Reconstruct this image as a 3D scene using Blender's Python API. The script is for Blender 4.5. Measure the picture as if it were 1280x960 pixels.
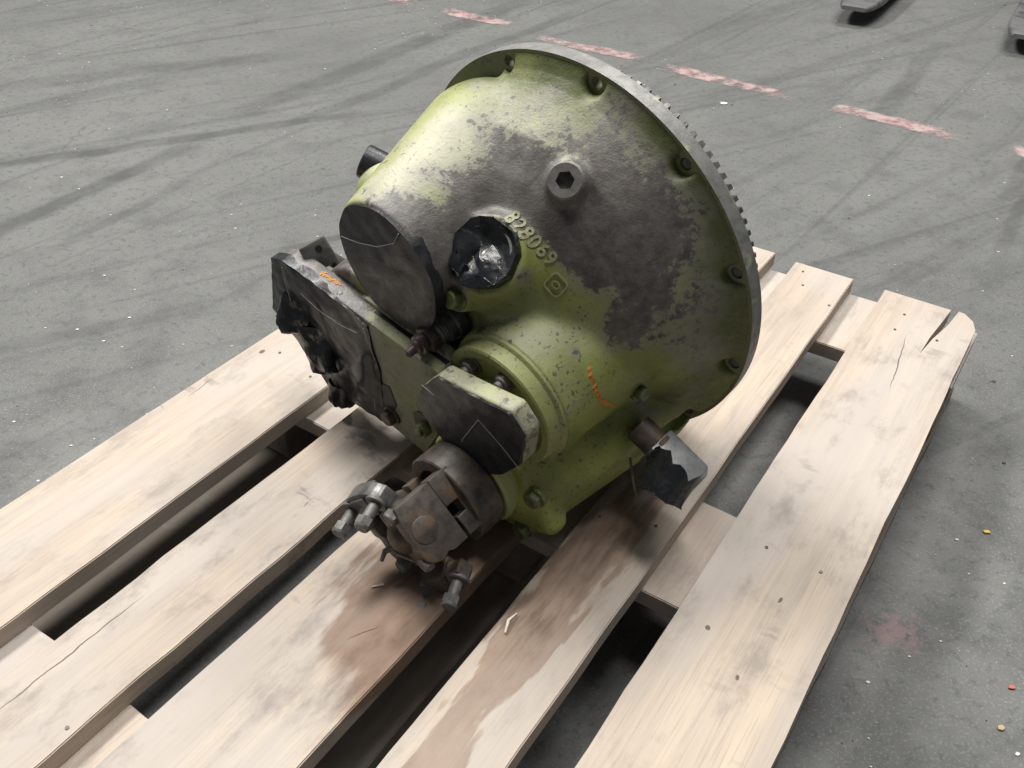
import bpy, bmesh, math, random
import numpy as np
from mathutils import Vector, Matrix, noise
from mathutils.geometry import delaunay_2d_cdt
from mathutils.bvhtree import BVHTree
random.seed(7); rng = np.random.default_rng(7)
scene = bpy.context.scene
for o in list(bpy.data.objects): bpy.data.objects.remove(o)
COL = scene.collection
R = math.radians

# ------------------------------------------------------------------ camera
cam_d = bpy.data.cameras.new('camera'); cam = bpy.data.objects.new('camera', cam_d); COL.objects.link(cam)
cam_d.sensor_width = 36.0; cam_d.lens = 36.0*1110/1280; cam_d.clip_start = 0.02; cam_d.clip_end = 200
cam.location = (0, 0, 0.849)
cam.rotation_euler = (R(90-38.41), 0, 0)
scene.camera = cam

# ------------------------------------------------------------------ light: hall with ceiling lamps
world = bpy.data.worlds.new('World'); scene.world = world; world.use_nodes = True
bg = world.node_tree.nodes['Background']; bg.inputs[0].default_value = (0.92, 0.96, 1.0, 1); bg.inputs[1].default_value = 0.13
def area(name, loc, target, sx, sy, watts, col):
    d = bpy.data.lights.new(name, 'AREA'); d.shape = 'RECTANGLE'; d.size = sx; d.size_y = sy; d.energy = watts; d.color = col
    o = bpy.data.objects.new(name, d); COL.objects.link(o); o.location = loc
    o.rotation_euler = (Vector(target)-Vector(loc)).to_track_quat('-Z', 'Y').to_euler()
    return o
LAMP = (1.0, 0.975, 0.935)
area('ceiling_lamp', (-2.4, 3.4, 5.0), (0, 1, 0), 2.4, 0.8, 420, LAMP)
area('ceiling_lamp', (0.3, 1.2, 5.2), (0, 1, 0), 2.4, 0.8, 150, LAMP)
area('ceiling_lamp', (2.4, 4.3, 5.2), (0.3, 1.6, 0), 2.4, 0.8, 230, LAMP)
area('ceiling_lamp', (2.6, 1.8, 5.2), (0.3, 1, 0), 2.4, 0.8, 40, LAMP)
vs = scene.view_settings
vs.view_transform = 'Standard'; vs.look = 'None'; vs.gamma = 1.0; vs.use_curve_mapping = False; vs.exposure = 0.15

# ------------------------------------------------------------------ helpers
def tag(o, label=None, cat=None, group=None, kind=None):
    if label: o['label'] = label
    if cat: o['category'] = cat
    if group: o['group'] = group
    if kind: o['kind'] = kind
    return o
def link_mesh(name, me, mat=None, parent=None):
    o = bpy.data.objects.new(name, me); COL.objects.link(o)
    if mat is not None:
        me.materials.clear(); me.materials.append(mat)
    if parent is not None: o.parent = parent
    return o
def from_bm(name, bm, mat=None, parent=None, smooth=None):
    bmesh.ops.recalc_face_normals(bm, faces=bm.faces)
    me = bpy.data.meshes.new(name); bm.to_mesh(me); bm.free()
    if smooth is not None: shade(me, smooth)
    return link_mesh(name, me, mat, parent)
def shade(me, ang):
    n = len(me.polygons); me.polygons.foreach_set('use_smooth', np.ones(n, dtype=bool))
    if ang < 179:
        bm = bmesh.new(); bm.from_mesh(me); lim = R(ang)
        for e in bm.edges:
            e.smooth = not (len(e.link_faces) == 2 and e.calc_face_angle(0) > lim)
        bm.to_mesh(me); bm.free()
    me.update()
def frame(origin, axis, ref=(0, 0, 1)):
    z = Vector(axis).normalized(); x = Vector(ref) - z*Vector(ref).dot(z)
    if x.length < 1e-4: x = Vector((1, 0, 0)) - z*z.x
    x.normalize(); y = z.cross(x)
    m = Matrix((x, y, z)).transposed().to_4x4(); m.translation = Vector(origin); return m
def bm_lathe(bm, prof, n=48, mat=Matrix(), cap0=True, cap1=True, sides=None):
    """prof: list of (r, z)"""
    rings = []
    for r, z in prof:
        rings.append([bm.verts.new(mat @ Vector((r*math.cos(2*math.pi*i/n), r*math.sin(2*math.pi*i/n), z))) for i in range(n)])
    for a, b in zip(rings[:-1], rings[1:]):
        for i in range(n): bm.faces.new((a[i], a[(i+1) % n], b[(i+1) % n], b[i]))
    if cap0: bm.faces.new(rings[0][::-1])
    if cap1: bm.faces.new(rings[-1])
    return rings
def bm_prism(bm, poly, z0, z1, mat=Matrix(), bevel=0.0, seg=2):
    """poly: 2d points, extruded z0..z1"""
    b2 = bmesh.new()
    a = [b2.verts.new((p[0], p[1], z0)) for p in poly]; b = [b2.verts.new((p[0], p[1], z1)) for p in poly]
    n = len(poly)
    b2.faces.new(a[::-1]); b2.faces.new(b)
    for i in range(n): b2.faces.new((a[i], a[(i+1) % n], b[(i+1) % n], b[i]))
    bmesh.ops.recalc_face_normals(b2, faces=b2.faces)
    if bevel > 0:
        bmesh.ops.bevel(b2, geom=list(b2.edges), offset=bevel, segments=seg, affect='EDGES', profile=0.5, clamp_overlap=True)
    bmesh.ops.triangulate(b2, faces=[f for f in b2.faces if len(f.verts) > 4])
    b2.transform(mat); me = bpy.data.meshes.new('t'); b2.to_mesh(me); b2.free(); bm.from_mesh(me); bpy.data.meshes.remove(me)
def bm_box(bm, c, s, mat=Matrix(), bevel=0.0):
    p = [(c[0]-s[0]/2, c[1]-s[1]/2), (c[0]+s[0]/2, c[1]-s[1]/2), (c[0]+s[0]/2, c[1]+s[1]/2), (c[0]-s[0]/2, c[1]+s[1]/2)]
    bm_prism(bm, p, c[2]-s[2]/2, c[2]+s[2]/2, mat, bevel)
def ngon(r, n, rot=0): return [(r*math.cos(rot+2*math.pi*i/n), r*math.sin(rot+2*math.pi*i/n)) for i in range(n)]
def bolt_bm(m, rh=0.010, hh=0.008, washer=0.0125, shank=0.0, rs=0.0055, rot=0.0, stud=0.0):
    """hex bolt; head sits from z=shank upwards"""
    bm = bmesh.new()
    if washer: bm_lathe(bm, [(washer*0.75, -0.001), (washer, -0.001), (washer, 0.0018), (washer*0.96, 0.0024), (rs*.8, 0.0024)], 24, m, True, True)
    if shank: bm_lathe(bm, [(rs, -0.002), (rs, shank+0.001)], 20, m)
    z0 = shank + (0.0024 if (washer and not shank) else 0)
    bm_prism(bm, ngon(rh, 6, rot), z0, z0+hh*0.72, m)
    bm_lathe(bm, [(rh*0.93, z0+hh*0.7), (rh*0.90, z0+hh*0.88), (rh*0.78, z0+hh)], 24, m)
    if stud: bm_lathe(bm, [(rs, z0+hh*.9), (rs, z0+hh+stud*.85), (rs*.8, z0+hh+stud)], 16, m)
    return bm
def tube_bm(bm, pts, r, n=8):
    pts = [Vector(p) for p in pts]; rings = []
    for i, p in enumerate(pts):
        d = (pts[min(i+1, len(pts)-1)]-pts[max(i-1, 0)]).normalized()
        m = frame(p, d, (0.31, 0.77, 0.55)); rr = r[i] if isinstance(r, (list, tuple)) else r
        rings.append([bm.verts.new(m @ Vector((rr*math.cos(2*math.pi*k/n), rr*math.sin(2*math.pi*k/n), 0))) for k in range(n)])
    for a, b in zip(rings[:-1], rings[1:]):
        for i in range(n): bm.faces.new((a[i], a[(i+1) % n], b[(i+1) % n], b[i]))
    bm.faces.new(rings[0][::-1]); bm.faces.new(rings[-1])

# ------------------------------------------------------------------ material helpers
class NT:
    def __init__(s, name):
        s.m = bpy.data.materials.new(name); s.m.use_nodes = True; s.t = s.m.node_tree; s.N = s.t.nodes; s.L = s.t.links
        s.b = s.N['Principled BSDF']; s.out = s.N['Material Output']
    def new(s, ty, **kw):
        n = s.N.new(ty)
        for k, v in kw.items(): setattr(n, k, v)
        return n
    def put(s, sock, v):
        if hasattr(v, 'is_output') or isinstance(v, bpy.types.NodeSocket): s.L.new(v, sock)
        elif isinstance(v, (tuple, list)) and len(v) == 3 and sock.type == 'RGBA': sock.default_value = (*v, 1)
        else: sock.default_value = v
    def coord(s, kind='Object', scale=(1, 1, 1), rot=(0, 0, 0), loc=(0, 0, 0)):
        if kind == 'World': c = s.new('ShaderNodeNewGeometry').outputs['Position']
        else: c = s.new('ShaderNodeTexCoord').outputs[kind]
        mp = s.new('ShaderNodeMapping'); s.L.new(c, mp.inputs[0]); mp.inputs['Scale'].default_value = scale
        mp.inputs['Rotation'].default_value = rot; mp.inputs['Location'].default_value = loc
        return mp.outputs[0]
    def noise(s, vec, scale, detail=4, rough=0.55, dist=0.0, out='Fac'):
        n = s.new('ShaderNodeTexNoise'); s.L.new(vec, n.inputs['Vector'])
        n.inputs['Scale'].default_value = scale; n.inputs['Detail'].default_value = detail
        n.inputs['Roughness'].default_value = rough; n.inputs['Distortion'].default_value = dist
        return n.outputs[out]
    def voro(s, vec, scale, feature='F1', out='Distance', rnd=1.0):
        n = s.new('ShaderNodeTexVoronoi', feature=feature); s.L.new(vec, n.inputs['Vector']); n.inputs['Scale'].default_value = scale
        n.inputs['Randomness'].default_value = rnd
        return n.outputs[out]
    def step(s, v, a, b, lo=0.0, hi=1.0):
        n = s.new('ShaderNodeMapRange', interpolation_type='SMOOTHSTEP'); s.put(n.inputs[0], v)
        n.inputs[1].default_value = a; n.inputs[2].default_value = b; n.inputs[3].default_value = lo; n.inputs[4].default_value = hi
        return n.outputs[0]
    def math(s, op, a, b=0.0, c=0.0, clamp=False):
        n = s.new('ShaderNodeMath', operation=op, use_clamp=clamp); s.put(n.inputs[0], a); s.put(n.inputs[1], b); s.put(n.inputs[2], c)
        return n.outputs[0]
    def mix(s, f, a, b, mode='MIX'):
        n = s.new('ShaderNodeMix', data_type='RGBA', blend_type=mode); s.put(n.inputs[0], f); s.put(n.inputs[6], a); s.put(n.inputs[7], b)
        return n.outputs[2]
    def attr(s, name): 
        return s.new('ShaderNodeAttribute', attribute_name=name).outputs['Fac']
    def sep(s, vec):
        n = s.new('ShaderNodeSeparateXYZ'); s.L.new(vec, n.inputs[0]); return n.outputs
    def vadd(s, a, b, op='ADD'):
        n = s.new('ShaderNodeVectorMath', operation=op); s.put(n.inputs[0], a); s.put(n.inputs[1], b); return n.outputs[0]
    def vscale(s, a, k):
        n = s.new('ShaderNodeVectorMath', operation='SCALE'); s.put(n.inputs[0], a); n.inputs['Scale'].default_value = k; return n.outputs[0]
    def ell(s, vec, c, rad):
        """normalised distance to an axis-aligned ellipse (2d)"""
        d = s.vadd(vec, (c[0], c[1], 0), 'SUBTRACT'); d = s.vadd(d, (1/rad[0], 1/rad[1], 0), 'MULTIPLY')
        n = s.new('ShaderNodeVectorMath', operation='LENGTH'); s.L.new(d, n.inputs[0]); return n.outputs['Value']
    def bump(s, h, strength=0.3, dist=0.001, prev=None):
        n = s.new('ShaderNodeBump'); n.inputs['Strength'].default_value = strength; n.inputs['Distance'].default_value = dist
        s.L.new(h, n.inputs['Height'])
        if prev is not None: s.L.new(prev, n.inputs['Normal'])
        return n.outputs[0]
    def done(s, col=None, rough=None, metal=None, normal=None, spec=None):
        if col is not None: s.put(s.b.inputs['Base Color'], col)
        if rough is not None: s.put(s.b.inputs['Roughness'], rough)
        if metal is not None: s.put(s.b.inputs['Metallic'], metal)
        if normal is not None: s.L.new(normal, s.b.inputs['Normal'])
        if spec is not None: s.b.inputs['Specular IOR Level'].default_value = spec
        return s.m

GREEN = (0.270, 0.298, 0.078); GREEN_D = (0.080, 0.098, 0.024); GREEN_P = (0.39, 0.385, 0.275)
BARE = (0.124, 0.113, 0.103); BARE_D = (0.062, 0.056, 0.051); BARE_L = (0.215, 0.205, 0.187)
def paint_material():
    t = NT('worn_green_paint'); c = t.coord()
    wear, pale, grime_shade = t.attr('wear'), t.attr('pale'), t.attr('grime_shade')
    n1 = t.noise(c, 85, 5, 0.66); n2 = t.noise(c, 190, 3, 0.7); n3 = t.noise(c, 17, 4, 0.65); n4 = t.noise(c, 620, 2, 0.6)
    # paint
    g = t.mix(t.step(n3, 0.35, 0.7), GREEN, (0.20, 0.222, 0.056))
    g = t.mix(t.math('MULTIPLY', pale, t.step(n1, 0.25, 0.65, 0.55, 1.0)), g, GREEN_P)
    g = t.mix(t.math('MULTIPLY', grime_shade, t.step(n1, 0.25, 0.7, 0.65, 1.0)), g, GREEN_D)
    pit = t.math('MULTIPLY', t.step(t.noise(c, 270, 2, 0.5), 0.60, 0.66), t.step(n3, 0.40, 0.60))
    g = t.mix(t.math('MULTIPLY', pit, 0.85), g, (0.035, 0.037, 0.022))
    # bare cast iron under it
    b = t.mix(t.step(n1, 0.35, 0.68), BARE, BARE_D)
    b = t.mix(t.math('MULTIPLY', t.step(n3, 0.45, 0.75), 0.6), b, BARE_L)
    b = t.mix(t.math('MULTIPLY', t.step(t.noise(c, 23, 3), 0.5, 0.75), 0.5), b, (0.20, 0.165, 0.155))
    b = t.mix(t.math('MULTIPLY', t.step(n4, 0.45, 0.7), 0.35), b, (0.06, 0.057, 0.054))
    # ragged edge of wear
    w = t.math('ADD', wear, t.math('MULTIPLY', t.math('SUBTRACT', n1, 0.5), 1.6))
    w = t.math('ADD', w, t.math('MULTIPLY', t.math('SUBTRACT', n2, 0.5), 1.35)); w = t.math('ADD', w, t.math('MULTIPLY', t.math('SUBTRACT', n3, 0.5), 1.1))
    mask = t.step(w, 0.46, 0.74)
    film = t.step(t.math('ADD', wear, t.math('MULTIPLY', t.math('SUBTRACT', n3, 0.5), 1.2)), 0.0, 0.55)          # thin dirt film round the bare areas
    g = t.mix(t.math('MULTIPLY', film, 0.72), g, (0.225, 0.215, 0.175))
    col = t.mix(mask, g, b)
    rough = t.math('ADD', t.math('MULTIPLY', n1, 0.25), t.step(mask, 0, 1, 0.42, 0.36))
    h = t.math('ADD', t.math('MULTIPLY', n4, 0.5), t.math('MULTIPLY', n2, 0.7))
    nb = t.bump(h, 0.38, 0.0016); nb = t.bump(mask, -0.35, 0.0007, nb); nb = t.bump(n3, 0.25, 0.006, nb)
    return t.done(col, rough, 0.0, nb, 0.5)
def simple_metal(name, base, dark, rough=0.45, metal=0.0, rust=None, sc=90, bmp=0.3):
    t = NT(name); c = t.coord(); n1 = t.noise(c, sc, 6, 0.6); n2 = t.noise(c, sc*6, 4, 0.6)
    col = t.mix(t.step(n1, 0.35, 0.68), base, dark)
    if rust is not None:
        col = t.mix(t.math('MULTIPLY', t.step(t.noise(c, sc*0.45, 5, 0.65, 0.3), rust[1], rust[1]+0.12), 0.8), col, rust[0])
    nb = t.bump(n2, bmp, 0.0008)
    return t.done(col, t.math('ADD', t.math('MULTIPLY', n1, 0.3), rough-0.12), metal, nb)
def tape_material(name, r0, r1, spec):
    t = NT(name); c = t.coord(); n1 = t.noise(c, 60, 4, 0.6, 0.6); n2 = t.noise(c, 300, 3)
    col = t.mix(t.step(n1, 0.4, 0.75), (0.013, 0.0142, 0.0165), (0.030, 0.031, 0.034))
    nb = t.bump(n1, 0.30, 0.0025); nb = t.bump(n2, 0.12, 0.0006, nb)
    return t.done(col, t.step(n1, 0.3, 0.7, r0, r1), 0.0, nb, spec)
M_PAINT = paint_material()
M_RIM = simple_metal('machined_flange_rim', (0.20, 0.20, 0.188), (0.13, 0.13, 0.12), 0.48, 0.2, ((0.33, 0.345, 0.24), 0.58))
M_GEAR = simple_metal('gear_steel', (0.16, 0.155, 0.145), (0.07, 0.068, 0.064), 0.42, 0.6)
M_STEEL = simple_metal('grey_steel', (0.15, 0.148, 0.145), (0.075, 0.073, 0.07), 0.42, 0.45)
M_DARK = simple_metal('oily_dark_steel', (0.105, 0.088, 0.076), (0.050, 0.042, 0.037), 0.46, 0.2, ((0.15, 0.095, 0.055), 0.52))
M_BOLT = simple_metal('grey_bolt_steel', (0.150, 0.142, 0.135), (0.085, 0.08, 0.075), 0.50, 0.12)
M_PLUG = simple_metal('phosphated_steel', (0.20, 0.19, 0.18), (0.12, 0.112, 0.105), 0.46, 0.3)
M_BLACKPLUG = simple_metal('blued_steel', (0.035, 0.036, 0.042), (0.02, 0.02, 0.022), 0.33, 0.3)
M_RUST = simple_metal('rusty_brown_steel', (0.085, 0.058, 0.055), (0.045, 0.034, 0.034), 0.45, 0.2)
M_ZINC = simple_metal('dull_zinc', (0.30, 0.305, 0.31), (0.20, 0.205, 0.21), 0.42, 0.5)
M_GREENBOLT = simple_metal('green_painted_bolt', (0.15, 0.185, 0.055), (0.06, 0.065, 0.035), 0.42, 0.0)
M_TAPE = tape_material('black_tape', 0.28, 0.42, 0.24); M_TAPEG = tape_material('glossy_black_tape', 0.20, 0.33, 0.5)
def flat_mat(name, col, rough=0.6):
    t = NT(name); c = t.coord(); n = t.noise(c, 200, 4)
    return t.done(t.mix(n, tuple(x*0.7 for x in col), col), rough)
M_WHITE = flat_mat('tape_backing_glint', (0.42, 0.42, 0.41)); M_BLACK = flat_mat('black_grease_shade', (0.012, 0.012, 0.011), 0.5)  # white draws tape glints; black is grease and painted recess shade
M_ORANGE = flat_mat('orange_crayon', (0.62, 0.27, 0.05), 0.8)

# ================================================================== SETTING: floor
DECK_DIR = R(55.5)
def floor_material():
    t = NT('dusty_concrete'); w = t.new('ShaderNodeNewGeometry').outputs['Position']
    n1 = t.noise(w, 1.3, 3, 0.6); n2 = t.noise(w, 9, 5, 0.62); n3 = t.noise(w, 70, 3, 0.65); n4 = t.noise(w, 300, 3, 0.7)
    col = t.mix(t.step(n1, 0.3, 0.7), (0.098, 0.100, 0.096), (0.130, 0.132, 0.127))
    col = t.mix(t.math('MULTIPLY', t.step(n2, 0.42, 0.75), 0.75), col, (0.070, 0.071, 0.069))
    col = t.mix(t.math('MULTIPLY', t.step(n3, 0.52, 0.68), 0.7), col, (0.058, 0.063, 0.061))
    col = t.mix(t.math('MULTIPLY', t.step(n4, 0.53, 0.66), 0.6), col, (0.205, 0.205, 0.198))
    # rubber drag marks: noise drawn out along two headings
    for ang, sx, sy, a, b, k in ((38, 0.35, 7.0, 0.52, 0.70, 0.5), (27, 0.35, 17.0, 0.54, 0.70, 0.5), (52, 0.5, 24.0, 0.56, 0.70, 0.45)):
        mp = t.new('ShaderNodeMapping'); t.L.new(w, mp.inputs[0]); mp.vector_type = 'POINT'
        mp.inputs['Rotation'].default_value = (0, 0, R(-ang)); mp.inputs['Scale'].default_value = (sx, sy, 1); 
        m2 = t.new('ShaderNodeMapping'); t.L.new(w, m2.inputs[0]); m2.inputs['Rotation'].default_value = (0, 0, R(-ang))
        m3 = t.new('ShaderNodeMapping'); t.L.new(m2.outputs[0], m3.inputs[0]); m3.inputs['Scale'].default_value = (sx, sy, 1); m3.inputs['Location'].default_value = (ang*1.7, ang*.3, 0)
        s = t.noise(m3.outputs[0], 1.0, 4, 0.6, 0.35)
        f = t.math('MULTIPLY', t.step(s, a, b), t.step(n3, 0.2, 0.6, 0.5, 1.0))
        col = t.mix(t.math('MULTIPLY', f, k), col, (0.05, 0.051, 0.051))
    # single tyre marks (line segments, floor metres)
    bend = t.math('MULTIPLY', t.math('SUBTRACT', t.noise(w, 2.2, 2), 0.5), 0.09)
    for (x0, y0, x1, y1, wd, k) in TYRE:
        L = math.hypot(x1-x0, y1-y0); ang = math.atan2(y1-y0, x1-x0)
        d = t.vadd(w, (x0, y0, 0), 'SUBTRACT')
        m2 = t.new('ShaderNodeMapping'); t.L.new(d, m2.inputs[0]); m2.inputs['Rotation'].default_value = (0, 0, -ang)
        q = t.sep(m2.outputs[0])
        ly = t.math('ABSOLUTE', t.math('ADD', q[1], bend))
        across = t.step(ly, wd*0.35, wd, 1.0, 0.0)
        along = t.math('MULTIPLY', t.step(q[0], 0.0, 0.3), t.step(q[0], L-0.3, L, 1.0, 0.0))
        f = t.math('MULTIPLY', t.math('MULTIPLY', across, along), t.step(n2, 0.25, 0.62, 0.35, 1.0))
        col = t.mix(t.math('MULTIPLY', f, k*0.95), col, (0.042, 0.043, 0.043))
    # reddish ghost of old paint
    e = t.ell(t.vadd(w, t.vscale(t.noise(w, 30, 4, out='Color'), 0.05)), (0.46, 0.640, 0), (0.065, 0.045))
    col = t.mix(t.math('MULTIPLY', t.step(t.math('ADD', e, t.math('MULTIPLY', t.math('SUBTRACT', n3, 0.5), 2.6)), 0.1, 0.7, 1, 0), 0.5), col, (0.24, 0.14, 0.145))
    # hairline cracks
    cr = t.voro(t.vadd(w, t.vscale(t.noise(w, 3, 5, out='Color'), 0.35)), 1.6, 'DISTANCE_TO_EDGE')
    col = t.mix(t.math('MULTIPLY', t.step(cr, 0.001, 0.006, 1, 0), t.step(n1, 0.52, 0.62, 0, 0.5)), col, (0.06, 0.06, 0.06))
    nb = t.bump(n4, 0.25, 0.001); nb = t.bump(n2, 0.2, 0.004, nb)
    return t.done(col, t.step(n2, 0.3, 0.7, 0.52, 0.72), 0.0, nb, 0.4)
TYRE = [(-1.15, 1.33, -0.70, 2.05, 0.035, 0.8), (-0.95, 1.36, -0.62, 1.95, 0.022, 0.5), (-1.35, 1.78, -0.25, 2.20, 0.03, 0.75), (-0.75, 2.05, 0.1, 3.25, 0.06, 0.6), (-0.60, 2.00, 0.3, 3.15, 0.035, 0.55),
        (-0.62, 1.40, -0.12, 1.62, 0.018, 0.7), (-0.98, 1.10, -0.40, 1.36, 0.026, 0.5), (-1.5, 2.3, -0.5, 2.65, 0.06, 0.5), (0.85, 1.35, 1.35, 2.05, 0.022, 0.6), (0.95, 1.55, 1.6, 2.5, 0.025, 0.5), (0.75, 1.9, 1.3, 2.75, 0.04, 0.5), (0.35, 1.65, 0.75, 2.0, 0.02, 0.45)]
bm = bmesh.new(); bmesh.ops.create_grid(bm, x_segments=2, y_segments=2, size=30)
floor = from_bm('floor', bm, floor_material()); tag(floor, 'grey dusty concrete hall floor', None, None, 'structure')

# worn red dashes painted on the floor: thin ragged films
def worn_paint():
    t = NT('worn_red_floor_paint'); w = t.new('ShaderNodeNewGeometry').outputs['Position']
    n1 = t.noise(w, 26, 7, 0.65); n2 = t.noise(w, 140, 5, 0.65); u = t.attr('edge')
    col = t.mix(t.step(n1, 0.38, 0.62), (0.37, 0.20, 0.20), (0.40, 0.31, 0.30))
    a = t.math('ADD', u, t.math('MULTIPLY', t.math('SUBTRACT', n1, 0.5), 2.6)); a = t.math('ADD', a, t.math('MULTIPLY', t.math('SUBTRACT', t.noise(w, 9, 2), 0.5), 2.0)); a = t.math('ADD', a, t.math('MULTIPLY', t.math('SUBTRACT', n2, 0.5), 0.9))
    al = t.step(a, 0.30, 1.35, 0, 0.78); t.L.new(al, t.b.inputs['Alpha'])
    return t.done(col, 0.7)
M_RED = worn_paint()
def dash(p0, p1, wd):
    p0 = Vector(p0); p1 = Vector(p1); d = (p1-p0); L = d.length; d.normalize(); n = Vector((-d.y, d.x)); bm = bmesh.new(); nx, ny = 24, 6; vs_, ed = [], []
    for i in range(nx+1):
        for j in range(ny+1):
            s, q = i/nx, j/ny*2-1; p = p0+d*(L*s)+n*(wd/2*q)
            vs_.append(bm.verts.new((p.x, p.y, 0.0015))); ed.append(min(1.0, 2.2*(1-abs(q)))*min(1, 6*s, 6*(1-s)))
    for i in range(nx):
        for j in range(ny): a = i*(ny+1)+j; bm.faces.new((vs_[a], vs_[a+ny+1], vs_[a+ny+2], vs_[a+1]))
    o = from_bm('paint_dash', bm, M_RED, floor); at = o.data.attributes.new('edge', 'FLOAT', 'POINT'); at.data.foreach_set('value', np.array(ed, np.float32)); return o
for p0, p1 in (((-0.242, 3.052), (0.0, 2.879)), ((0.054, 2.776), (0.383, 2.558)), ((0.421, 2.498), (0.744, 2.256)), ((0.795, 2.215), (1.090, 1.985)), ((1.130, 1.955), (1.40, 1.75)), ((-0.70, 3.40), (-0.30, 3.10))):
    dash(p0, p1, 0.075)
# loose grit on the floor
def grit(name, n, size, mat, seed, label, cat, region):
    r = random.Random(seed); bm = bmesh.new()
    for i in range(n):
        x, y = region(r); s = size*(0.35+r.random()**3*1.6); k = r.randint(4, 6); a0 = r.random()*6.28; h = s*0.2
        top = [bm.verts.new((x+s*(0.6+0.6*r.random())*math.cos(a0+6.283*j/k)*1.3, y+s*(0.5+0.5*r.random())*math.sin(a0+6.283*j/k), 0.0006+h*(0.6+0.5*r.random()))) for j in range(k)]
        bot = [bm.verts.new((v.co.x*1.0, v.co.y, 0.0002)) for v in top]
        bm.faces.new(top)
        for j in range(k): bm.faces.new((bot[j], bot[(j+1) % k], top[(j+1) % k], top[j]))
    o = from_bm(name, bm, mat); return tag(o, label, cat, None, 'stuff')
_r = random.Random(77); CL = [((_r.random()*2-1)*2.0, .4+3.4*_r.random()) for _ in range(34)]
def reg(r):
    while True:
        if r.random() < 0.35 and CL:
            c = CL[r.randrange(len(CL))]; x, y = r.gauss(c[0], .07), r.gauss(c[1], .09)
            if y > 0.3 and not (-0.9 < x*math.sin(DECK_DIR)-y*math.cos(DECK_DIR) < 0): return x, y
        y = 0.25+4.2*r.random()**1.3; x = (r.random()*2-1)*(0.55+0.72*y)
        u = x*math.cos(DECK_DIR)+y*math.sin(DECK_DIR); v = x*math.sin(DECK_DIR)-y*math.cos(DECK_DIR)
        if not (-0.9 < v < -0.0 and 0 < u < 1.28): return x, y
        if r.random() < 0.05: return x, y
M_GRIT = flat_mat('pale_grit', (0.62, 0.61, 0.57), 0.8); M_GRITD = flat_mat('dark_grit', (0.055, 0.053, 0.05), 0.8)
grit('floor_grit', 2300, 0.0014, M_GRIT, 3, 'pale specks of grit scattered over the concrete floor', 'grit', reg)
grit('floor_crumbs', 200, 0.0022, M_GRITD, 5, 'dark crumbs of dirt scattered over the concrete floor', 'dirt', reg)
PAL = Matrix.Translation((0, 0, 0)) @ Matrix.Rotation(DECK_DIR, 4, 'Z')
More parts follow.
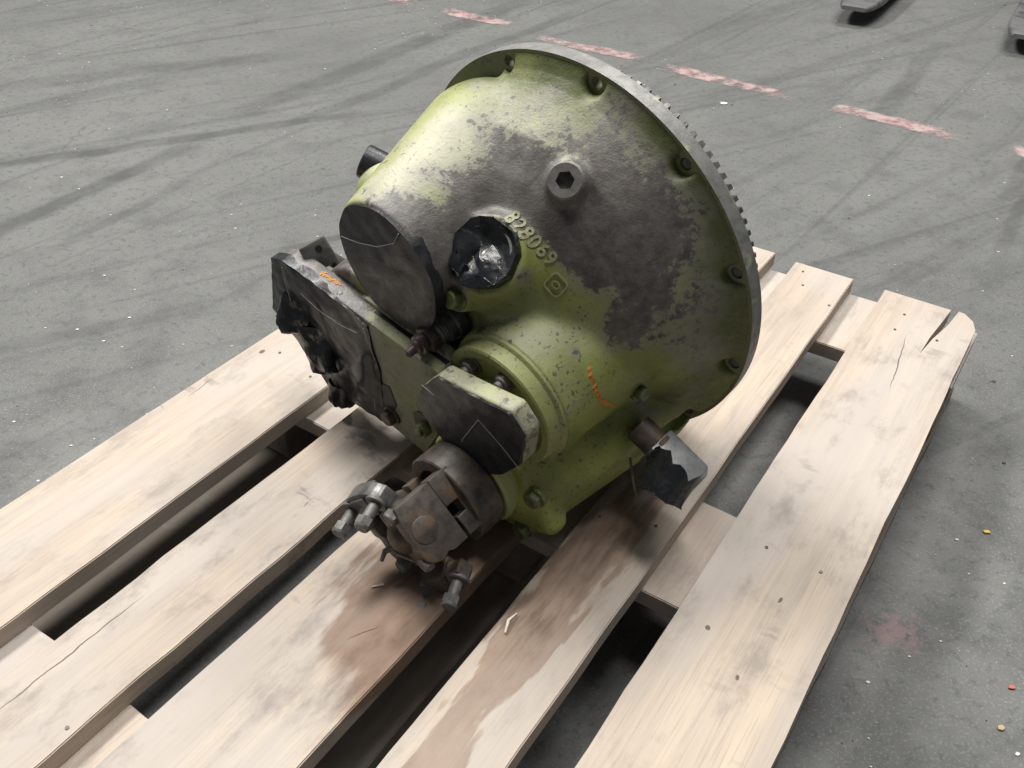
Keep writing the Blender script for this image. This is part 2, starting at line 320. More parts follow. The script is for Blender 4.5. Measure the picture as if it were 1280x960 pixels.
# pallet axes: local x = along the deck boards (u), local y = -v (v grows to the right of the picture)
pallet = bpy.data.objects.new('pallet', None); COL.objects.link(pallet); pallet.matrix_world = PAL @ Matrix.Translation((0.631, 0.44, 0))
PO = Vector((0.631, 0.44))
tag(pallet, 'used wooden pallet with five deck boards under the green gearbox', 'pallet')
def wood(name, tone, dirty, stains_shade=(), cracks=()):
    t = NT(name); c = t.coord(); rnd = t.new('ShaderNodeObjectInfo').outputs['Random']
    off = t.new('ShaderNodeCombineXYZ'); t.L.new(t.math('MULTIPLY', rnd, 37.0), off.inputs[0]); t.L.new(t.math('MULTIPLY', rnd, 11.0), off.inputs[2])
    p = t.vadd(c, off.outputs[0])
    def st(sx, sy, sz=None):
        return t.vadd(p, (sx, sy, sz or sy), 'MULTIPLY')
    warp = t.vscale(t.noise(st(1.5, 6), 1.0, 3, out='Color'), 0.35)
    grain = t.noise(t.vadd(st(2.0, 60), warp), 1.0, 4, 0.6, 0.4); fine = t.noise(st(14, 520), 1.0, 2, 0.6)
    broad = t.noise(st(4, 9), 1.0, 3, 0.6); smud = t.noise(st(11, 22), 1.0, 6, 0.70)
    c1 = tuple(x*0.80 for x in tone); c2 = (min(tone[0]*1.06, .9), tone[1]*1.02, tone[2]*0.95)
    col = t.mix(t.step(grain, 0.3, 0.7), c2, c1)
    col = t.mix(t.math('MULTIPLY', t.step(broad, 0.38, 0.7), 0.7), col, (tone[0]*0.82, tone[1]*0.80, tone[2]*0.80))
    col = t.mix(t.math('MULTIPLY', t.step(fine, 0.48, 0.75), 0.4), col, (tone[0]*.55, tone[1]*.5, tone[2]*.45))
    lav = t.noise(st(2.2, 7), 1.0, 4, 0.55)
    col = t.mix(t.step(lav, 0.40, 0.62, 0, 0.75), col, (0.40, 0.365, 0.335))
    # scuffs and grey dirt
    col = t.mix(t.math('MULTIPLY', t.step(smud, 0.49, 0.74), dirty), col, (0.18, 0.16, 0.145))
    prints = t.math('MULTIPLY', t.step(t.noise(st(60, 26), 1.0, 3), 0.55, 0.68), t.step(t.noise(st(3.2, 6), 1.0, 3), 0.54, 0.66))
    col = t.mix(t.math('MULTIPLY', prints, min(1, dirty*1.4)), col, (0.20, 0.18, 0.16))
    rough = t.step(broad, 0.3, 0.7, 0.62, 0.75)
    # oil soaked patches, some with painted shadow mixed in
    if stains_shade: dv = t.vadd(c, t.vscale(t.vadd(t.noise(t.vadd(c, (7, 34, 20), 'MULTIPLY'), 1.0, 4, 0.6, out='Color'), (0.5, 0.5, 0.5), 'SUBTRACT'), 0.16)); dv = t.vadd(dv, t.vscale(t.vadd(t.noise(c, 12, 2, 0.5, out='Color'), (0.5, 0.5, 0.5), 'SUBTRACT'), 0.05))
    for (cx, cy, rx, ry, tint, k, soft) in stains_shade:
        e = t.ell(t.vadd(dv, (1, 1, 0), 'MULTIPLY'), (cx, cy), (rx, ry))
        f = t.step(e, 1.0-soft, 1.0, 1.0, 0.0)
        f2 = t.math('MULTIPLY', f, t.step(smud, 0.25, 0.65, k*0.72, k))
        col = t.mix(f2, col, t.mix(1.0, col, tint, 'MULTIPLY'))
    if cracks: cv = t.vadd(c, t.vscale(t.vadd(t.noise(c, 40, 3, 0.5, out='Color'), (0.5, 0.5, 0.5), 'SUBTRACT'), 0.006))
    for (cx, cy, L_, wd, an) in cracks:
        mp = t.new('ShaderNodeMapping'); t.L.new(t.vadd(cv, (cx, cy, 0), 'SUBTRACT'), mp.inputs[0]); mp.inputs['Rotation'].default_value = (0, 0, -an)
        e = t.ell(mp.outputs[0], (0, 0), (L_/2, wd)); col = t.mix(t.step(e, 0.6, 1.0, 0.85, 0.0), col, (0.07, 0.05, 0.035))
    # knots
    kv = t.new('ShaderNodeTexVoronoi', feature='F1'); t.L.new(st(3.1, 9), kv.inputs['Vector']); kv.inputs['Scale'].default_value = 1.0
    kn = t.step(kv.outputs['Distance'], 0.028, 0.06, 1, 0)
    col = t.mix(t.math('MULTIPLY', kn, 0.75), col, (0.13, 0.085, 0.05))
    nb = t.bump(fine, 0.22, 0.0008); nb = t.bump(grain, 0.25, 0.0016, nb)
    return t.done(col, rough, 0.0, nb, 0.3)
PALE_WOOD = (0.45, 0.385, 0.325); GREY_WOOD = (0.50, 0.43, 0.36); BROWN_WOOD = (0.17, 0.145, 0.12)
#STAINS_SHADE
BR = (0.50, 0.38, 0.31); DKS = (0.40, 0.35, 0.33)
STAINS_SHADE = [[], [], [(-.20, -.065, .165, .092, BR, 0.95, .22), (-.12, -.03, .12, .075, DKS, 0.55, .6)],
          [(-.20, -.166, .36, .036, BR, 0.72, .30), (-.03, -.140, .16, .050, DKS, 0.8, .6), (-.17, -.140, .05, .028, DKS, 0.7, .7)], []]  # dark patches here mix oil stain with painted shadow beside the gearbox
#ENDSTAINS
CRACKS = [[(-.129, .386, .055, .0008, .12), (-.031, .379, .012, .004, .2)], [(-.46, .173, .20, .0010, .0), (-.20, .13, .012, .0007, .2)], [(-.288, -.035, .04, .0009, -.5)], [(.15, -.15, .05, .0008, .0)], [(.43, -.33, .16, .0009, .12), (-.10, -.30, .008, .0028, .3), (-.03, -.345, .009, .0022, 0), (-.135, -.345, .007, .0026, .3)]]
M_BOARD = [wood('deck_wood', PALE_WOOD, d, s, k) for d, s, k in zip((0.5, 0.7, 0.65, 0.4, 0.6), STAINS_SHADE, CRACKS)]
M_CROSS = wood('cross_wood', (0.46, 0.395, 0.34), 0.55); M_BLOCK = wood('block_wood', BROWN_WOOD, 0.6)
def loc(u, v): return (u-PO[0], -v-PO[1])
def plank(name, pts_u0, u1, v0, v1, z0, z1, mat, seed, skew=0.0, rag=0.0016, notch=None, clip=None, axis='u', parent=None):
    """sawn board between u0..u1 and v0..v1 with slightly uneven arrises"""
    r = random.Random(seed); u0 = pts_u0; n = 36 if axis == 'u' else 30; L = (u1-u0) if axis == 'u' else (v1-v0)
    pa, pb = [], []; ph = r.random()*9
    for i in range(n+1):
        s = i/n; j1 = rag*(noise.noise((s*14+ph, seed*3.1, 0))*1.3+noise.noise((s*60, seed*7.7, 4))*0.7); j2 = rag*(noise.noise((s*14, seed*5.3, 9))*1.3+noise.noise((s*60, seed*1.7, 14))*0.7)
        if axis == 'u': pa.append(loc(u0+L*s, v0+j1+skew*(s-.5))); pb.append(loc(u0+L*s, v1+j2+skew*(s-.5)))
        else: pa.append(loc(u0+j1, v0+L*s)); pb.append(loc(u1+j2, v0+L*s))
    if clip:    # clipped far corner on the pb side
        pb = pb[:-1] + [loc(u1-clip[0], v1+skew*.5), loc(u1-clip[0]*.4, v1+skew*.5-clip[1]*.35), loc(u1, v1+skew*.5-clip[1])]
    end = []
    if notch:   # open split running in from the far end
        vc, wd, ln, dv = notch
        end = [loc(u1+.001, vc+wd/2), loc(u1-ln*.33, vc+wd*.45+dv*.30), loc(u1-ln*.66, vc+wd*.2+dv*.75), loc(u1-ln, vc+dv), loc(u1-ln*.64, vc-wd*.25+dv*.70), loc(u1-ln*.3, vc-wd*.5+dv*.22), loc(u1-.001, vc-wd/2)]
    poly = pb + end + pa[::-1]
    bm = bmesh.new()
    top = [bm.verts.new((p[0], p[1], z1)) for p in poly]; bot = [bm.verts.new((p[0], p[1], z0)) for p in poly]; m = len(poly)
    ft = bm.faces.new(top); fb = bm.faces.new(bot[::-1])
    for i in range(m): bm.faces.new((top[i], bot[i], bot[(i+1) % m], top[(i+1) % m]))
    bmesh.ops.recalc_face_normals(bm, faces=bm.faces)
    es = [e for e in bm.edges if e in ft.edges[:]]
    bmesh.ops.bevel(bm, geom=es, offset=0.0012, segments=2, affect='EDGES', clamp_overlap=True)
    bmesh.ops.triangulate(bm, faces=[f for f in bm.faces if len(f.verts) > 4])
    return from_bm(name, bm, mat, parent or pallet)
ZB0, ZB1, ZK1, ZC1, ZD1 = 0.001, 0.022, 0.100, 0.122, 0.144
for i, (a, b) in enumerate(((-.840, -.742), (-.513, -.368), (-.140, -.042))):
    plank('bottom_board', .033, 1.230, a, b, ZB0, ZB1, M_BLOCK, 31+i)
for u in ((.032, .177), (.551, .700), (1.082, 1.228)):
    for a, b in ((-.838, -.744), (-.511, -.370), (-.138, -.044)):
        bm = bmesh.new(); p0 = loc(u[0]+.002, a); p1 = loc(u[1]-.002, b)
        bm_box(bm, ((p0[0]+p1[0])/2, (p0[1]+p1[1])/2, (ZB1+ZK1)/2+.0005), (abs(p1[0]-p0[0]), abs(p1[1]-p0[1]), ZK1-ZB1-.001), bevel=.003)
        from_bm('block', bm, M_BLOCK, pallet)
for i, (a, b) in enumerate(((.032, .176), (.551, .702), (1.076, 1.226))):
    plank('cross_board', a, b, -.842, -.040, ZK1+.0005, ZC1, M_CROSS, 51+i, axis='v')
DB = [(.030, 1.232, -.8415, -.6960, 0.009), (.028, 1.235, -.6345, -.5350, -0.012), (.031, 1.241, -.4950, -.3560, -0.012), (.030, 1.233, -.3105, -.2200, 0.008), (.029, 1.229, -.1730, -.0390, 0.008)]
nail_spots = []
M_NAIL = simple_metal('rusty_nail', (0.11, 0.09, 0.075), (0.05, 0.04, 0.035), 0.5, 0.3)
for i, (u0, u1, v0, v1, sk) in enumerate(DB):
    o = plank('deck_board', u0, u1, v0, v1, ZC1+.0006, ZD1, M_BOARD[i], 11+i, skew=-sk, rag=0.0011 if i != 1 else 0.0017,
              notch=(-.078, .010, .135, -.014) if i == 4 else None, clip=(.035, .022) if i == 4 else None)
    r = random.Random(90+i)
    for uu in (.10, .625, 1.16):
        for k in range(3 if uu > 1 and i > 2 else 2):
            vv = v0+(v1-v0)*(0.25+0.5*(k % 2))+r.uniform(-.012, .012); u_ = uu+r.uniform(-.03, .035)+(.03 if k == 2 else 0); x, y = loc(u_, vv)
            bm = bmesh.new(); m = Matrix.Translation((x, y, ZD1+.0001)) @ Matrix.Rotation(r.uniform(-.15, .15), 4, 'X') @ Matrix.Rotation(r.random()*3, 4, 'Z')
            bm_prism(bm, ngon(.0018, 8), -.002, .0009, m, 0.0)
            from_bm('nail', bm, M_NAIL, o)
# ================================================================== GEARBOX
MX = Matrix(((0.7230, -0.0997, -0.6836, 0.0649), (-0.6909, -0.1044, -0.7154, 0.8311), (0.0, 0.9895, -0.1444, 0.3672), (0, 0, 0, 1)))
gear = bpy.data.objects.new('gearbox', None); COL.objects.link(gear)
gear.matrix_world = MX; gear.empty_display_size = 0.1
tag(gear, 'worn green cast iron gearbox housing with taped ports lying on a wooden pallet', 'gearbox')

# ---- cast housing: signed distance field, smooth unions, surface nets
VX = 0.0026
lo = np.array((-0.275, -0.245, 0.0005)); hi = np.array((0.225, 0.235, 0.232))
dims = np.ceil((hi-lo)/VX).astype(int)+1
gx, gy, gz = [(lo[i]+VX*np.arange(dims[i])).astype(np.float32) for i in range(3)]
PX, PY, PZ = np.meshgrid(gx, gy, gz, indexing='ij')
def smin(a, b, k):
    h = np.clip(0.5+0.5*(b-a)/k, 0, 1); return b*(1-h)+a*h-k*h*(1-h)
def smax(a, b, k): return -smin(-a, -b, k)
def s_rev(cx, cy, prof, zmax, zr=0.004):
    zz = np.array([p[0] for p in prof]); rr = np.array([p[1] for p in prof])
    Rz = np.interp(PZ, zz, rr).astype(np.float32); sl = np.gradient(np.interp(gz, zz, rr), gz); k = (1/np.sqrt(1+np.minimum(sl**2, 4.0))).astype(np.float32)
    d = (np.hypot(PX-cx, PY-cy)-Rz)*k[None, None, :]
    return smax(d, PZ-zmax, zr)
def s_cap(a, b, ra, rb):
    a = np.array(a); b = np.array(b); ab = b-a; L2 = ab@ab
    t = np.clip(((PX-a[0])*ab[0]+(PY-a[1])*ab[1]+(PZ-a[2])*ab[2])/L2, 0, 1)
    return np.sqrt((PX-a[0]-t*ab[0])**2+(PY-a[1]-t*ab[1])**2+(PZ-a[2]-t*ab[2])**2)-(ra+(rb-ra)*t)
def s_cyl(c, ax, r0, r1, h0, h1, k=0.004):
    """cone frustum along ax through c, from h0 to h1"""
    ax = np.array(ax, float); ax /= np.linalg.norm(ax)
    h = (PX-c[0])*ax[0]+(PY-c[1])*ax[1]+(PZ-c[2])*ax[2]
    rad = np.sqrt(np.maximum((PX-c[0])**2+(PY-c[1])**2+(PZ-c[2])**2-h*h, 0))
    t = np.clip((h-h0)/(h1-h0), 0, 1)
    return smax(rad-(r0+(r1-r0)*t), np.abs(h-(h0+h1)/2)-(h1-h0)/2, k)
def s_box(c, hs, r, rz=0.0):
    x = PX-c[0]; y = PY-c[1]; z = PZ-c[2]; ca, sa = math.cos(rz), math.sin(rz)
    x, y = ca*x+sa*y, -sa*x+ca*y
    qx, qy, qz = np.abs(x)-hs[0]+r, np.abs(y)-hs[1]+r, np.abs(z)-hs[2]+r
    return np.sqrt(np.maximum(qx, 0)**2+np.maximum(qy, 0)**2+np.maximum(qz, 0)**2)+np.minimum(np.maximum(np.maximum(qx, qy), qz), 0)-r
_an = np.degrees(np.arctan2(PY, PX)); _w = np.clip((_an-109)/7, 0, 1)*np.clip((176-_an)/8, 0, 1)*np.clip((.034-PZ)/.022, 0, 1)
_w2 = np.clip((_an+80)/15, 0, 1)*np.clip((-5-_an)/15, 0, 1)*np.clip((PZ-.03)/.05, 0, 1)
SD = .022*_w+.020*_w2+s_rev(0, 0, [(0, .2185), (.003, .2135), (.008, .2055), (.016, .198), (.03, .1895), (.06, .172), (.09, .146), (.115, .113), (.135, .082), (.150, .045), (.158, 0.0), (.3, -.1)], 0.155)
NK = smax(s_cap((-.074, .108, .035), (-.053, .079, .205), .0785, .0645), PZ-.197, .004)
SD = smin(SD, NK, 0.014)
SD = smin(SD, s_rev(.069, -.033, [(0, .086), (.10, .078), (.15, .0725), (.3, .0725)], 0.174), 0.008)
SD = smin(SD, s_rev(.052, -.118, [(0, .080), (.05, .078), (.15, .066), (.2, .062), (.3, .06)], 0.208), 0.008)
SD = smin(SD, s_box((.060, -.132, .196), (.062, .068, .015), .012, R(28)), 0.006)
SD = smin(SD, s_cap((.094, -.136, .015), (.084, -.138, .170), .068, .054), 0.006)
SD = smin(SD, s_cyl((-.125, -.045, .1), (0, 0, 1), .095, .08, -.09, .09), 0.02)
SD = smin(SD, s_cap((-.150, .060, .04), (-.165, .068, .10), .05, .036), 0.010)
PN = Vector((.42, .66, .62)).normalized()
SD = smin(SD, s_cyl((.066, .148, .072), PN, .022, .018, -.03, .010), 0.008)
TN = Vector((.22, .72, .66)).normalized()
TC = Vector((.028, .094, .140))
SD = smin(SD, s_cyl(TC, TN, .060, .0370, -.06, .009, .003), 0.010)
SD = smin(SD, s_cyl((.013, .060, .172), (0, .35, .93), .020, .014, -.06, .002, .003), 0.008)
SD = smin(SD, s_cap((.135, .03, .0), (.155, -.01, .055), .03, .012), 0.012)
for i in range(12):
    a = R(138.2-30*i); SD = smax(SD, .0105-np.hypot(PX-.2095*math.cos(a), PY-.2095*math.sin(a)), 0.004)
# clip below the flange plane and outside of it
def surface_nets(S, lo, h):
    nx, ny, nz = S.shape; ins = S < 0
    c = [(i, j, k) for i in (0, 1) for j in (0, 1) for k in (0, 1)]
    cnt = sum(ins[i:nx-1+i, j:ny-1+j, k:nz-1+k].astype(np.int8) for i, j, k in c)
    act = (cnt > 0) & (cnt < 8); idx = -np.ones(act.shape, np.int64); A = np.argwhere(act); idx[act] = np.arange(len(A))
    acc = np.zeros((len(A), 3)); num = np.zeros(len(A))
    for a in range(8):
        for b in range(a+1, 8):
            d = np.array(c[b])-np.array(c[a])
            if abs(d).sum() != 1: continue
            va = S[A[:, 0]+c[a][0], A[:, 1]+c[a][1], A[:, 2]+c[a][2]]; vb = S[A[:, 0]+c[b][0], A[:, 1]+c[b][1], A[:, 2]+c[b][2]]
            x = (va < 0) != (vb < 0); t = np.where(x, va/np.where(x, va-vb, 1), 0)
            p = np.array(c[a])[None]+t[:, None]*d[None]; acc += np.where(x[:, None], p, 0); num += x
    V = lo+h*(A+acc/num[:, None]); Q = []
    for ax in range(3):
        o1, o2 = [(1, 2), (2, 0), (0, 1)][ax]
        sl = [slice(0, -1)]*3; s2 = list(sl); sl[ax] = slice(0, -1); s2[ax] = slice(1, None)
        a = ins; 
        lo_i = [slice(1, -1)]*3; lo_i[ax] = slice(0, -1); hi_i = [slice(1, -1)]*3; hi_i[ax] = slice(1, None)
        fa, fb = a[tuple(lo_i)], a[tuple(hi_i)]
        E = np.argwhere(fa != fb); 
        if not len(E): continue
        off = np.ones(3, int); off[ax] = 0; E0 = E+off; flip = fa[tuple(E.T)]
        d1 = np.zeros(3, int); d1[o1] = 1; d2 = np.zeros(3, int); d2[o2] = 1
        q = np.stack([idx[tuple((E0-d1-d2).T)], idx[tuple((E0-d2).T)], idx[tuple(E0.T)], idx[tuple((E0-d1).T)]], 1)
        q[~flip] = q[~flip][:, ::-1]; Q.append(q)
    return V, np.concatenate(Q)
V, Q = surface_nets(SD, lo, VX)
me = bpy.data.meshes.new('housing'); me.from_pydata(V.tolist(), [], Q.tolist()); me.validate(); me.update()
me.polygons.foreach_set('use_smooth', np.ones(len(me.polygons), dtype=bool))
housing = link_mesh('housing', me, M_PAINT, gear)
co = np.empty(len(me.vertices)*3, np.float32)
me.vertices.foreach_get('co', co); co = co.reshape(-1, 3)
def blob_attr(name, blobs, base=0.0):
    val = np.full(len(co), base, np.float32)
    for x, y, z, r, w in blobs:
        d = np.sqrt(((co-np.array((x, y, z), np.float32))**2).sum(1))/r
        val += w*np.clip(1.25-d, 0, 1)**1.0 if w > 0 else w*np.clip(1.25-d, 0, 1)
    if name == 'wear': val += 1.0*np.clip((-.115-co[:, 0])/.03, 0, 1)*np.clip((co[:, 2]-.11)/.03, 0, 1)*np.clip((.075-co[:, 1])/.03, 0, 1)
    if name == 'grime_shade':
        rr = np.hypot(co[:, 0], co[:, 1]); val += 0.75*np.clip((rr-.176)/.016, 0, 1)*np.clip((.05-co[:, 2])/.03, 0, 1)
    a = me.attributes.new(name, 'FLOAT', 'POINT'); a.data.foreach_set('value', np.clip(val, 0, 1.2).astype(np.float32))
#BLOBS
WEAR = [(-0.0021, 0.1375, 0.1149, 0.032, 0.9), (0.0016, 0.1225, 0.1618, 0.038, 1.0), (-0.0103, 0.1324, 0.1874, 0.03, 0.9), (-0.0499, 0.1454, 0.1966, 0.022, 0.8), (-0.0341, 0.1488, 0.1811, 0.022, 0.7), (0.0099, 0.0975, 0.18, 0.03, 1.0), (0.0096, 0.0708, 0.1954, 0.03, 1.0), (0.0322, 0.1294, 0.0996, 0.032, 0.9), (0.0239, 0.1557, 0.0766, 0.03, 0.75), (-0.0127, 0.1613, 0.0793, 0.02, 0.5), (0.0626, 0.1316, 0.0904, 0.03, 0.8), (0.093, 0.1382, 0.0662, 0.034, 0.7), (0.1134, 0.1101, 0.076, 0.04, 0.85), (0.1371, 0.074, 0.0786, 0.038, 0.8), (0.1417, 0.0285, 0.091, 0.026, 0.95), (0.0992, 0.0914, 0.0984, 0.028, 0.75), (0.1441, 0.1063, 0.0478, 0.032, 0.5), (0.0399, 0.1768, 0.0441, 0.02, 0.4), (0.1069, 0.154, 0.0334, 0.035, 0.5), (0.1668, 0.0736, 0.0423, 0.035, 0.5), (0.1671, 0.0183, 0.0645, 0.03, 0.5), (0.1026, 0.0214, 0.174, 0.008, 0.7), (0.0339, 0.0303, 0.1702, 0.012, 0.8), (0.0691, 0.1953, 0.007, 0.02, 0.3), (0.0124, 0.1486, 0.0864, 0.03, 0.6), (0.0758, 0.1149, 0.0963, 0.03, 0.8), (0.0184, 0.098, 0.1528, 0.014, 0.7), (0.0667, 0.0876, 0.1371, 0.012, 0.8), (0.1233, -0.0153, 0.174, 0.006, 0.6), (-0.0738, 0.1916, 0.0333, 0.02, 0.4), (0.15, -0.1123, 0.0645, 0.02, 0.35), (-0.0152, 0.1765, 0.0532, 0.035, 0.45), (0.0803, 0.156, 0.0553, 0.035, 0.5), (0.0087, 0.1934, 0.0232, 0.03, 0.3), (0.1247, 0.1305, 0.0453, 0.04, 0.5), (0.1606, 0.1076, 0.0237, 0.035, 0.5), (0.0513, 0.1625, 0.0639, 0.03, 0.4), (-0.0437, 0.1817, 0.0653, 0.03, 0.35), (-0.0255, 0.1572, 0.1288, 0.025, 0.4), (0.1534, 0.0539, 0.0708, 0.03, 0.4), (0.1852, 0.0419, 0.0294, 0.03, 0.4), (0.1466, 0.1318, 0.0174, 0.03, 0.4), (0.0721, 0.1803, 0.0223, 0.03, 0.35), (0.1849, -0.0118, 0.0372, 0.03, 0.35), (-0.055, 0.1766, 0.0966, 0.03, 0.3), (-0.0454, 0.1606, 0.1489, 0.02, 0.35), (-0.0765, 0.1504, 0.1822, 0.02, 0.4), (0.136, -0.0895, 0.0596, 0.012, 0.5), (-0.0418, -0.0405, 0.1545, 0.015, 0.6), (0.0043, 0.0113, 0.155, 0.012, 0.5), (0.1161, 0.0113, 0.174, 0.006, 0.7), (0.1193, 0.0218, 0.1327, 0.006, 0.6), (0.0574, 0.0576, 0.1473, 0.006, 0.6)]
PALE = [(-0.0582, 0.1662, 0.1361, 0.045, 0.9), (-0.0459, 0.1719, 0.1063, 0.045, 0.9), (-0.0137, 0.1522, 0.111, 0.03, 0.7), (-0.0515, 0.1578, 0.1635, 0.03, 0.9), (-0.0381, 0.1902, 0.0269, 0.035, 0.6), (0.0535, 0.1732, 0.044, 0.04, 0.55), (0.0033, 0.1837, 0.0399, 0.035, 0.5), (0.0603, 0.039, 0.153, 0.04, 0.5), (0.0976, 0.0348, 0.1399, 0.035, 0.4), (-0.0688, 0.1821, 0.0823, 0.03, 0.7), (0.017, 0.0227, 0.1545, 0.03, 0.4), (0.0957, 0.1481, 0.0526, 0.03, 0.3), (0.1328, -0.0001, 0.1723, 0.03, 0.2), (0.104, 0.1427, 0.0521, 0.045, 0.4), (0.1293, 0.1396, 0.0287, 0.04, 0.3), (-0.0765, 0.1504, 0.1822, 0.03, 0.9), (-0.01, 0.1728, 0.0592, 0.04, 0.4), (0.0307, 0.196, 0.0156, 0.03, 0.4), (0.0887, 0.0346, 0.1732, 0.03, 0.4), (0.1202, 0.0262, 0.1108, 0.03, 0.3)]  # lighter paint; upper-left blobs also paint in the lamp highlight
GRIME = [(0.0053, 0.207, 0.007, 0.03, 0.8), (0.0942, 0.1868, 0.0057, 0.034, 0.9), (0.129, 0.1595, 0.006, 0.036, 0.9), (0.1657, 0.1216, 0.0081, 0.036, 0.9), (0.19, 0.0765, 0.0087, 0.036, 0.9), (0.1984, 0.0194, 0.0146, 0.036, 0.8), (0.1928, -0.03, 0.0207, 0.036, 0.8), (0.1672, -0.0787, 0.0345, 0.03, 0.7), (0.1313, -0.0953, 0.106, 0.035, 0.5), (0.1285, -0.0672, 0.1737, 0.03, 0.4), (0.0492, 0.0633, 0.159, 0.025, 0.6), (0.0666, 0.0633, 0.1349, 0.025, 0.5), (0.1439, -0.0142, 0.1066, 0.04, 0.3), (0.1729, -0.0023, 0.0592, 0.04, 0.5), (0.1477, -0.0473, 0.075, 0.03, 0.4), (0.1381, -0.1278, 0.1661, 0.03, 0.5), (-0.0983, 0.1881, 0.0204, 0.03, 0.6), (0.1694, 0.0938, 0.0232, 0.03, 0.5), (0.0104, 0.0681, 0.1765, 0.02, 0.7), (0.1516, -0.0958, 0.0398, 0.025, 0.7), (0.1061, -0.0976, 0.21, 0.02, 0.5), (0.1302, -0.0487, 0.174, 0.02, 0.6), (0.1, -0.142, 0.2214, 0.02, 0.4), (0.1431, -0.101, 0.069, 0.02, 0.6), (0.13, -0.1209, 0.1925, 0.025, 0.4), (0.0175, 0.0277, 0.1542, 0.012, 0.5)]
#ENDBLOBS
PALE += [(-.135, .135, .07, .06, .7), (-.125, .12, .13, .05, .7), (-.17, .07, .10, .05, .8)]
blob_attr('wear', WEAR); blob_attr('pale', PALE); blob_attr('grime_shade', GRIME)
BV = BVHTree.FromPolygons([Vector(v) for v in V.tolist()], Q.tolist())
def surf(p, d):
    """first hit of the housing from p along d -> point, normal"""
    h = BV.ray_cast(Vector(p), Vector(d).normalized()); return h[0], h[1]
# ---- mounting flange with real bolt holes
def lathe_obj(name, prof, n, mat, parent, m=Matrix(), ang=35, cap0=True, cap1=True):
    bm = bmesh.new(); bm_lathe(bm, prof, n, m, cap0, cap1); return from_bm(name, bm, mat, parent, ang)
def flange_mesh():
    """disc r<.2205 with 12 holes, z -.020 .. .0015"""
    outer = [(.2205*math.cos(2*math.pi*i/240), .2205*math.sin(2*math.pi*i/240)) for i in range(240)]
    inner = [(.150*math.cos(2*math.pi*i/96), .150*math.sin(2*math.pi*i/96)) for i in range(96)]
    pts = [Vector(p) for p in outer+inner]; edges = [(i, (i+1) % 240) for i in range(240)]+[(240+i, 240+(i+1) % 96) for i in range(96)]
    hc = []
    for k in range(12):
        a = R(138.2-30*k); c = (.2095*math.cos(a), .2095*math.sin(a)); hc.append(c); b = len(pts)
        pts += [Vector((c[0]+.0062*math.cos(2*math.pi*i/20), c[1]+.0062*math.sin(2*math.pi*i/20))) for i in range(20)]
        edges += [(b+i, b+(i+1) % 20) for i in range(20)]
    vv, ee, ff, *_ = delaunay_2d_cdt(pts, edges, [], 0, 1e-6)
    keep = []
    for f in ff:
        c = sum((vv[i] for i in f), Vector((0, 0)))/len(f)
        if c.length < .1495 or any((c-Vector(h)).length < .0059 for h in hc): continue
        keep.append(f)
    bm = bmesh.new(); z1, z0 = .0008, -.0150
    t = [bm.verts.new((v.x, v.y, z1)) for v in vv]; b = [bm.verts.new((v.x, v.y, z0)) for v in vv]
    cnt = {}
    for f in keep:
        bm.faces.new([t[i] for i in f]); bm.faces.new([b[i] for i in f][::-1])
        for i in range(len(f)):
            e = (f[i], f[(i+1) % len(f)]); cnt[e] = 1
    for (i, j) in cnt:
        if (j, i) not in cnt: bm.faces.new((t[i], b[i], b[j], t[j]))
    loose = [v for v in bm.verts if not v.link_faces]
    bmesh.ops.delete(bm, geom=loose, context='VERTS')
    return bm
bm = flange_mesh(); bmesh.ops.recalc_face_normals(bm, faces=bm.faces)
fl = from_bm('mounting_flange', bm, M_PAINT, gear); fl.data.materials.append(M_RIM); shade(fl.data, 30)
for f in fl.data.polygons:
    c = f.center; f.material_index = 1 if (abs(f.normal.z) < .5 and math.hypot(c.x, c.y) > .219) else 0
for nm, v in (('wear', 0.30), ('pale', 0.0), ('grime_shade', 0.75)):
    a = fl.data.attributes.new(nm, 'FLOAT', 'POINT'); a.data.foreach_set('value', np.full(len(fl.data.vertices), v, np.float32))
for k in range(12):
    a = R(138.2-30*k); m = Matrix.Translation((.2095*math.cos(a), .2095*math.sin(a), 0))
    if k in (3, 4, 5):
        bm = bmesh.new(); bm_lathe(bm, [(.0056, -.012), (.0056, -.002), (.0046, -.0006)], 20, m); from_bm('flange_stud', bm, M_BOLT, gear, 35)
# ---- flywheel ring gear showing behind the flange
bm = bmesh.new(); nt = 108; ro, ri = .2010, .1945; z0, z1 = -.042, -.029; poly = []
for i in range(nt):
    a = 2*math.pi*i/nt; da = 2*math.pi/nt
    for f, r_ in ((-.34, ri), (-.20, ro), (.20, ro), (.34, ri)): poly.append((r_*math.cos(a+f*da), r_*math.sin(a+f*da)))
b0 = [bm.verts.new((p[0], p[1], z0)) for p in poly]; b1 = [bm.verts.new((p[0], p[1], z1)) for p in poly]; n = len(poly)
i0 = [bm.verts.new((p[0]*.86, p[1]*.86, z0)) for p in poly]; i1 = [bm.verts.new((p[0]*.86, p[1]*.86, z1)) for p in poly]
for i in range(n):
    j = (i+1) % n
    bm.faces.new((b0[i], b0[j], b1[j], b1[i])); bm.faces.new((b1[i], b1[j], i1[j], i1[i])); bm.faces.new((b0[j], b0[i], i0[i], i0[j])); bm.faces.new((i0[j], i0[i], i1[i], i1[j]))
rg = from_bm('ring_gear', bm, M_GEAR, gear, 25)
lathe_obj('converter_cover', [(.160, -.0205), (.165, -.03), (.165, -.056), (.15, -.075), (.05, -.09), (.02, -.10)], 72, M_STEEL, gear, ang=40)

